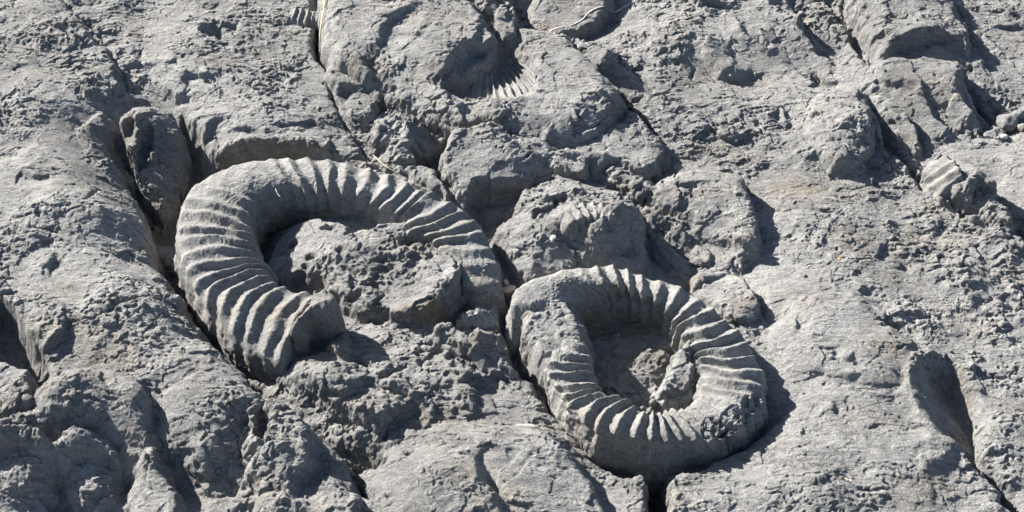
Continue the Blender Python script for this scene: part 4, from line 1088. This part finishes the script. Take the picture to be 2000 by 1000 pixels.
    return link_mesh(name, c.reshape(-1, 3), q, mat, parent, stain=st2)

# first ammonite: rows go from the broken lower end round the left and the top to the right-hand end
A1 = [
 # O            M          I           zo zc zi  strength
 (572,728, 592,650, 640,600, 14, 44, 38, 0.2),
 (548,722, 570,634, 622,586, 24, 56, 38, 0.8),
 (520,706, 545,622, 600,578, 26, 56, 34, 1.1),
 (488,690, 506,604, 562,566, 26, 58, 34, 1.0),
 (462,668, 474,596, 540,558, 28, 60, 32, 1.1),
 (434,640, 450,573, 528,552, 30, 60, 28, 1.1),
 (412,614, 430,553, 528,540, 30, 60, 26, 1.1),
 (390,582, 418,536, 528,532, 32, 60, 24, 1.1),
 (370,550, 416,512, 526,526, 32, 60, 22, 1.1),
 (356,522, 420,486, 516,518, 32, 60, 22, 1.1),
 (347,492, 415,465, 508,500, 32, 60, 22, 1.1),
 (345,462, 410,446, 496,476, 32, 60, 22, 1.1),
 (348,432, 412,420, 492,464, 32, 60, 22, 1.0),
 (360,402, 424,398, 494,436, 32, 60, 22, 0.9),
 (380,372, 440,376, 502,412, 32, 60, 22, 0.7),
 (410,350, 462,362, 514,398, 34, 60, 22, 0.35),
 (450,334, 494,350, 532,390, 36, 60, 22, 0.15),
 (492,326, 522,344, 556,386, 38, 60, 22, 0.25),
 (528,322, 552,342, 578,388, 40, 60, 22, 0.6),
 (558,318, 580,342, 600,388, 42, 60, 22, 1.0),
 (598,317, 614,344, 624,390, 42, 60, 22, 1.1),
 (640,322, 644,348, 648,392, 42, 60, 22, 1.1),
 (680,327, 676,352, 672,394, 42, 60, 22, 1.1),
 (724,339, 712,362, 698,400, 42, 60, 22, 1.1),
 (762,353, 746,374, 722,406, 42, 60, 22, 1.1),
 (796,366, 770,384, 744,416, 42, 60, 22, 1.1),
 (826,378, 796,398, 768,430, 40, 58, 22, 0.9),
 (850,387, 816,402, 784,438, 40, 58, 22, 1.0),
 (882,403, 838,422, 786,454, 38, 58, 22, 1.1),
 (910,424, 858,434, 798,466, 36, 58, 24, 1.1),
 (932,444, 880,448, 826,470, 36, 58, 26, 1.0),
 (948,468, 898,464, 846,480, 34, 56, 28, 1.0),
 (962,494, 915,490, 862,492, 30, 50, 30, 0.7),
 (974,524, 930,520, 885,520, 24, 42, 32, 0.4),
 (980,556, 940,556, 905,556, 14, 28, 22, 0.2),
 (982,590, 950,590, 922,590, 4, 14, 8, 0.1),
]
A1_WHORL = whorl("whorl", A1, FOSSIL, a1, amp=10.5, caps=(0.9, 1.0), seed=1, walls=(-90, -45))

A2 = [
 (1000,650, 1060,622, 1128,624, 24, 46, 14, 0.0),
 (998,592, 1064,580, 1140,606, 36, 56, 14, 0.0),
 (1040,556, 1094,556, 1154,596, 42, 60, 14, 0.0),
 (1090,538, 1124,548, 1168,592, 44, 62, 14, 0.2),
 (1130,532, 1150,550, 1180,588, 46, 62, 14, 0.5),
 (1162,532, 1176,552, 1192,587, 46, 62, 14, 0.9),
 (1190,530, 1204,552, 1214,582, 46, 62, 16, 1.1),
 (1222,536, 1230,556, 1237,586, 46, 62, 16, 1.1),
 (1254,546, 1256,566, 1256,596, 46, 62, 16, 1.1),
 (1288,556, 1282,578, 1276,606, 46, 62, 16, 1.1),
 (1328,572, 1312,592, 1300,621, 46, 62, 16, 1.1),
 (1364,590, 1342,608, 1316,638, 44, 60, 16, 1.0),
 (1394,612, 1362,624, 1326,652, 42, 60, 18, 1.2),
 (1420,636, 1376,646, 1336,670, 40, 60, 20, 1.2),
 (1446,660, 1396,666, 1346,688, 38, 60, 22, 1.2),
 (1462,684, 1408,684, 1360,702, 36, 60, 24, 1.2),
 (1478,710, 1424,706, 1366,714, 34, 60, 26, 1.2),
 (1490,742, 1436,730, 1368,728, 34, 60, 28, 1.1),
 (1492,770, 1440,750, 1368,744, 34, 60, 30, 1.0),
 (1494,798, 1440,774, 1366,762, 34, 60, 30, 0.8),
 (1482,826, 1430,794, 1362,780, 34, 60, 32, 0.5),
 (1454,850, 1412,812, 1354,794, 36, 60, 36, 0.5),
 (1430,862, 1390,822, 1342,802, 40, 60, 40, 0.6),
 (1396,868, 1366,828, 1328,808, 42, 62, 42, 0.9),
 (1362,872, 1340,832, 1312,811, 42, 62, 44, 1.1),
 (1334,874, 1318,834, 1300,813, 42, 62, 44, 1.1),
 (1302,874, 1298,836, 1288,813, 42, 62, 44, 1.1),
 (1268,872, 1272,834, 1276,812, 42, 62, 44, 1.1),
 (1240,866, 1248,830, 1260,808, 42, 62, 44, 1.1),
 (1206,856, 1214,822, 1240,802, 42, 62, 44, 1.2),
 (1168,850, 1180,810, 1230,793, 42, 62, 42, 1.2),
 (1146,836, 1158,796, 1209,786, 40, 60, 40, 1.2),
 (1114,808, 1128,784, 1178,774, 38, 56, 38, 1.1),
 (1098,786, 1116,768, 1164,768, 36, 54, 34, 1.1),
 (1084,764, 1110,752, 1170,760, 34, 52, 30, 1.0),
 (1076,744, 1106,731, 1160,742, 34, 52, 28, 1.1),
 (1072,726, 1104,713, 1156,724, 32, 52, 26, 1.1),
 (1082,704, 1112,694, 1154,706, 30, 50, 24, 1.0),
 (1098,680, 1122,676, 1152,690, 28, 46, 24, 0.9),
 (1104,662, 1124,662, 1148,674, 24, 40, 22, 0.4),
 (1100,646, 1120,648, 1142,658, 20, 36, 22, 0.1),
]
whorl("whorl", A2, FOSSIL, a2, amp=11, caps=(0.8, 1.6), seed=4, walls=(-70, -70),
      pocks=[(1395,845,24,9,50),(1440,840,32,12,45),(1474,812,26,12,40),(1480,790,12,8,40),(1420,870,26,10,35),(1345,825,7,7,60)])

HS = H.copy()
for k_ in range(3):
    for ax_ in (0, 1):
        HS = sum(np.roll(HS, s_, ax_) for s_ in range(-5, 6)) / 11
def gz(px, py, z0=0):
    z = z0
    for _ in range(6):
        x, y = P(px, py, z); z = 0.5 * z + 0.5 * float(ground(x, y))
    return z
def gs(px, py, z0=0):
    z = z0
    for _ in range(6):
        x, y = P(px, py, z); z = 0.5 * z + 0.5 * float(HS[np.searchsorted(gy, y), np.searchsorted(gx, x)])
    return z

# ------------------------------------------------------------------ smaller ribbed fossils
def rib_rows(outer, mid, inner, zo, zc, zi, strength=1.0):
    o = smooth_line(outer, 6); m = smooth_line(mid, 6); i = smooth_line(inner, 6)
    return o, m, i
def small_whorl(name, label, cat, rows, amp, px, py, rel=(5, 11, 7), **kw):
    rows = [list(r) for r in rows]
    for r in rows:
        r[6] = gs(r[0], r[1], 20) + rel[0]; r[7] = gs(r[2], r[3], 20) + rel[1]; r[8] = gs(r[4], r[5], 20) + rel[2]
    kw['walls'] = (min(r[6] for r in rows) - 14, min(r[8] for r in rows) - 14)
    o = whorl(name, rows, FOSSIL, None, amp=amp, n_per=12, n_v=60, caps=(0.5, 0.5), nz=0.35, **kw)
    tag(o, label, cat); return o
small_whorl("rib_fragment", "fan of five curved ribs on the dark rock by the diagonal crack", "fossil", [
 (1806,335, 1818,312, 1842,303, 34, 52, 44, 0.8),
 (1804,350, 1824,324, 1852,310, 34, 54, 46, 1.0),
 (1806,364, 1832,337, 1862,320, 34, 55, 46, 1.0),
 (1814,376, 1842,350, 1872,333, 34, 54, 44, 1.0),
 (1826,388, 1854,362, 1884,348, 32, 50, 38, 0.8)], 9, 0, 0, seed=2, walls=(-20, 0))
small_whorl("rib_fragment", "tiny ribbed fossil curving over the brow rock above the ring ammonite", "fossil", [
 (1092,436, 1100,446, 1112,452, 58, 62, 50, 0.4),
 (1104,416, 1116,428, 1126,440, 60, 66, 52, 1.0),
 (1120,402, 1130,414, 1138,430, 60, 67, 52, 1.1),
 (1138,398, 1145,410, 1150,426, 60, 67, 52, 1.1),
 (1156,397, 1161,409, 1164,424, 60, 67, 52, 1.1),
 (1174,399, 1177,410, 1178,423, 60, 66, 52, 1.1),
 (1192,404, 1193,413, 1192,424, 58, 64, 50, 0.8),
 (1208,412, 1206,419, 1202,427, 54, 59, 46, 0.3)], 8.0, 0, 0, seed=3, walls=(20, 20))
small_whorl("rib_fragment", "fan of short ribs beside the dome of the giant worn fossil", "fossil", [
 (566,18, 562,26, 556,34, 12, 20, 12, 0.3),
 (578,16, 576,26, 572,36, 12, 22, 12, 1.0),
 (590,17, 588,28, 584,40, 12, 22, 12, 1.0),
 (602,20, 600,31, 596,43, 12, 22, 12, 1.0),
 (613,25, 610,35, 606,46, 12, 22, 12, 1.0),
 (623,31, 619,40, 614,48, 10, 20, 10, 0.8)], 8.5, 0, 0, rel=(7,12,9), seed=6, walls=(-20, -20))
small_whorl("ribbed_pit", "dark fan of fine ribs inside the pit of the giant worn fossil", "fossil", [
 (925,196, 922,168, 925,135, 38, 16, 6, 0.8),
 (942,200, 936,172, 938,140, 38, 14, 4, 1.0),
 (958,203, 952,175, 949,144, 38, 14, 4, 1.0),
 (975,204, 966,176, 960,147, 38, 14, 4, 1.0),
 (992,203, 980,175, 970,148, 38, 14, 4, 1.0),
 (1007,200, 993,172, 980,147, 38, 14, 4, 1.0),
 (1021,194, 1004,167, 988,143, 38, 14, 4, 1.0),
 (1032,186, 1013,160, 994,138, 38, 14, 4, 1.1),
 (1040,175, 1020,152, 999,132, 38, 14, 4, 1.1),
 (1044,162, 1024,143, 1002,125, 38, 14, 4, 1.1),
 (1045,148, 1026,133, 1004,118, 38, 14, 4, 1.1),
 (1042,134, 1026,122, 1006,110, 36, 14, 4, 1.0)], 9.0, 0, 0, rel=(4, 5, 3), seed=7, walls=(20, -10))

# ------------------------------------------------------------------ white vein, shards, pebbles, straw
WHITE = simple("white calcite", (0.5, 0.49, 0.46), 0.7)
STRAW = simple("dry straw", (0.55, 0.47, 0.30), 0.7)
FLAKE = simple("buff flake", (0.46, 0.38, 0.29), 0.75)
def tube(name, pts, radii, mat, parent=None, sides=8, lift=0.0, hug=True):
    p = smooth_line(np.asarray(pts, float), 8); n = len(p)
    r = np.interp(np.linspace(0, 1, n), np.linspace(0, 1, len(radii)), radii)
    x, y = P(p[:, 0], p[:, 1], p[:, 2])
    z = (ground(x, y) + lift) if hug else p[:, 2]
    if hug:
        k = np.ones(5) / 5; zp = np.pad(z, 2, mode='edge'); z = 0.5 * z + 0.5 * np.convolve(zp, k, 'valid')
    c = np.stack([x, y, z], -1); t = np.gradient(c, axis=0); t /= np.linalg.norm(t, axis=1)[:, None]
    up = np.array([0, 0, 1.0]); s = np.cross(t, up); s /= np.linalg.norm(s, axis=1)[:, None]; u = np.cross(s, t)
    a = np.arange(sides) / sides * 2 * np.pi
    j = 1 + 0.3 * np.sin(np.arange(n) * 1.7)[:, None] * (hug * 1.0) + 0.2 * np.sin(np.arange(n) * 0.63)[:, None]
    v = c[:, None] + (r[:, None] * j)[..., None] * (np.cos(a)[None, :, None] * s[:, None] + 0.45 * np.sin(a)[None, :, None] * u[:, None])
    idx = np.arange(n * sides).reshape(n, sides); nx_ = np.roll(idx, -1, 1)
    q = np.stack([idx[:-1], nx_[:-1], nx_[1:], idx[1:]], -1).reshape(-1, 4)
    return link_mesh(name, v.reshape(-1, 3), q, mat, parent)
tube("calcite_vein", [(1045,76,0),(1075,75,0),(1100,71,0),(1130,60,0),(1160,42,0),(1200,30,0),(1235,15,0),(1262,0,0),(1290,-15,0),(1330,-8,0),(1360,2,0),(1400,6,0)], [0.8,1.8,1.3,2.0,1.7,1.6,1.3,1.4,1.0,1.0], WHITE, ROCK_OBJ["dark boulder crossed by a white vein at the top edge"], lift=1.3)

def shard(name, px, py, z, sx, sy, sz, mat, label, cat, seed, rot=0, group=None, rounded=False):
    r = np.random.RandomState(seed)
    import bmesh
    bm = bmesh.new()
    bmesh.ops.create_icosphere(bm, subdivisions=4 if rounded else 3, radius=1)
    pl = r.randn(9, 3); pl /= np.linalg.norm(pl, axis=1)[:, None]; dist = 0.62 + 0.3 * r.rand(9)
    if rounded: dist += 0.18
    cr, sr = math.cos(math.radians(rot)), math.sin(math.radians(rot))
    for v in bm.verts:
        c = np.array(v.co)
        for k in range(9):
            d = c @ pl[k] - dist[k]
            if d > 0: c = c - pl[k] * d * (0.8 if rounded else 1.0)
        c = c * (1 + 0.06 * math.sin(c[0]*7+seed) * math.cos(c[1]*6))
        c = c * np.array([sx, sy, sz])
        v.co = (c[0]*cr - c[1]*sr, c[0]*sr + c[1]*cr, c[2])
    x, y = P(px, py, z)
    co_ = np.array([v.co[:] for v in bm.verts]); co_[:, 0] += x; co_[:, 1] += y; co_[:, 2] += z
    f = np.array([[v.index for v in t.verts] for t in bm.faces]); bm.free()
    o = link_mesh(name, co_, f, mat, smooth=rounded); tag(o, label, cat, group)
    return o
PALE = rock_material("pale pebble stone", base=(0.36, 0.35, 0.34), dark=0.85, bump=0.5)
shard("shard", 994, 564, gz(994,564)+6, 15, 9, 5, FLAKE, "flat cream shard wedged between the two ribbed ammonites", "shard", 3, 25)
shard("shard", 988, 552, gz(988,552)+8, 6, 6, 8, FLAKE, "upright small cream shard behind the flat one between the ammonites", "shard", 5)
shard("pebble", 1966, 240, gz(1966,240)+6, 26, 24, 16, ROCK, "largest grey pebble beside the shaded ridge at the right edge", "pebble", 8, 10, "pebbles in the right hollow", True)
shard("pebble", 1962, 267, gz(1962,267)+4, 8, 6, 5, WHITE, "tiny white pebble below the largest grey pebble", "pebble", 9, 0, "pebbles in the right hollow", True)
shard("pebble", 1990, 225, gz(1990,225)+4, 20, 12, 10, ROCK, "flat grey pebble above the largest one at the right edge", "pebble", 12, 20, "pebbles in the right hollow", True)
shard("pebble", 2000, 250, gz(2000,250)+4, 12, 14, 10, ROCK, "grey pebble cut off by the right edge of the photo", "pebble", 14, 60, "pebbles in the right hollow", True)
shard("shard", 1030, 832, gz(1030,832)+2, 20, 5, 3, FLAKE, "thin buff flake lying on the bottom centre rock", "flake", 16, -4)
shard("shard", 1080, 464, gz(1080,464,40)+2, 6, 9, 3, WHITE, "small white shard on the front of the brow rock", "shard", 17, -20)
shard("shard", 1650, 938, gz(1650,938,30)+1, 22, 9, 3, FLAKE, "wide buff flake on the lower right slab", "flake", 18, -15)
shard("shard", 1640, 506, gz(1640,506,15)+1, 6, 4, 2, simple("orange flake", (0.5,0.28,0.12)), "tiny orange flake on the wide right slab", "flake", 19, 0)
for k, (lab, pts) in enumerate([("longest pale dry straw bent against the dome of the giant worn fossil", [(650,-10,40),(636,26,44),(624,60,40),(617,96,30)]),
                                ("short dry straw leaning at the very top edge beside the worn fossil's dome", [(656,-14,40),(644,4,48),(634,22,46),(628,36,36)]),
                                ("curved dry straw just inside the longest straw by the worn fossil's dome", [(640,18,38),(632,44,42),(624,70,36),(622,84,34)])]):
    o = tube("dry_straw", pts, [1.1, 1.6, 1.0], STRAW, sides=6, lift=5 + k)
    tag(o, lab, "straw", "dry straws by the worn fossil")
o = tube("grass_stem", [(728,302,22),(745,318,26),(762,330,24),(778,340,18)], [0.7, 1.3, 1.0, 0.6], STRAW, sides=6, hug=False); tag(o, "single dry grass stem below the angular stones", "grass stem")

# ------------------------------------------------------------------ grit lying in the cracks and hollows: nobody could count it
def grit(n, seed):
    r = np.random.RandomState(seed); V = []; Fc = []; k = 0
    low = (H - (np.roll(H, 12, 0) + np.roll(H, -12, 0) + np.roll(H, 12, 1) + np.roll(H, -12, 1)) / 4)
    ico = np.array([(0,0,1),(.9,0,.2),(.2,.85,.1),(-.8,.4,.15),(-.6,-.7,.1),(.35,-.8,.2),(0,0,-.8)])
    tri = [(0,1,2),(0,2,3),(0,3,4),(0,4,5),(0,5,1),(6,2,1),(6,3,2),(6,4,3),(6,5,4),(6,1,5)]
    while k < n:
        x = r.uniform(-1150, 1150); y = r.uniform(-700, 850)
        j = int(np.searchsorted(gy, y)); i = int(np.searchsorted(gx, x))
        if low[j, i] > -2.2 and r.rand() > 0.04: continue
        s = 1.6 + 4.2 * r.rand() ** 3
        a = r.rand() * 6.28; p = ico * s * (1 + 0.35 * r.randn(7, 3) * 0.6) * np.array([1.2, 0.9, 0.7])
        q = np.column_stack([p[:, 0] * math.cos(a) - p[:, 1] * math.sin(a) + x, p[:, 0] * math.sin(a) + p[:, 1] * math.cos(a) + y, p[:, 2] + H[j, i] + s * 0.35])
        V.append(q); Fc += [(c + 7 * k, b + 7 * k, d + 7 * k) for c, b, d in [(t_[0], t_[1], t_[2]) for t_ in tri]]; k += 1
    o = link_mesh("grit", np.vstack(V), Fc, ROCK, smooth=False); tag(o, kind="stuff")
grit(1500, 4)

# the white vein that crosses the top of the largest ammonite
from mathutils.bvhtree import BVHTree
from mathutils import Vector
def over(ob, pts, r, name, mat, parent):
    me = ob.data; off = np.array(ob.matrix_basis.translation) + np.array(parent.location)
    vv = np.empty(len(me.vertices) * 3, F32); me.vertices.foreach_get("co", vv); vv = vv.reshape(-1, 3) + off
    ff = np.empty(len(me.loops), np.int32); me.loops.foreach_get("vertex_index", ff); ff = ff.reshape(-1, 4)
    tree = BVHTree.FromPolygons(vv.tolist(), ff.tolist())
    p = smooth_line(np.asarray(pts, float), 6); out = []
    for q in p:
        z = 60.0
        for _ in range(5):
            x, y = P(q[0], q[1], z); h = tree.ray_cast(Vector((float(x) / 1000, float(y) / 1000, 1)), Vector((0, 0, -1)))[0]
            if h is None: break
            z = 0.5 * z + 0.5 * h.z * 1000
        out.append((float(x), float(y), z))
    c = np.array(out); n = len(c); t_ = np.gradient(c, axis=0); t_ /= np.linalg.norm(t_, axis=1)[:, None] + 1e-9
    s = np.cross(t_, [0, 0, 1.0]); s /= np.linalg.norm(s, axis=1)[:, None] + 1e-9; u = np.cross(s, t_)
    a = np.arange(6) / 6 * 2 * np.pi; w = r * (0.7 + 0.3 * np.sin(np.arange(n) * 2.1))
    v = c[:, None] + w[:, None, None] * (np.cos(a)[None, :, None] * s[:, None] + 0.6 * np.sin(a)[None, :, None] * u[:, None])
    idx = np.arange(n * 6).reshape(n, 6); nx_ = np.roll(idx, -1, 1)
    q = np.stack([idx[:-1], nx_[:-1], nx_[1:], idx[1:]], -1).reshape(-1, 4)
    return link_mesh(name, v.reshape(-1, 3), q, mat, parent)
over(A1_WHORL, [(497,328),(512,338),(526,350),(535,362),(542,378),(547,384)], 1.2, "calcite_vein", PALE, a1)
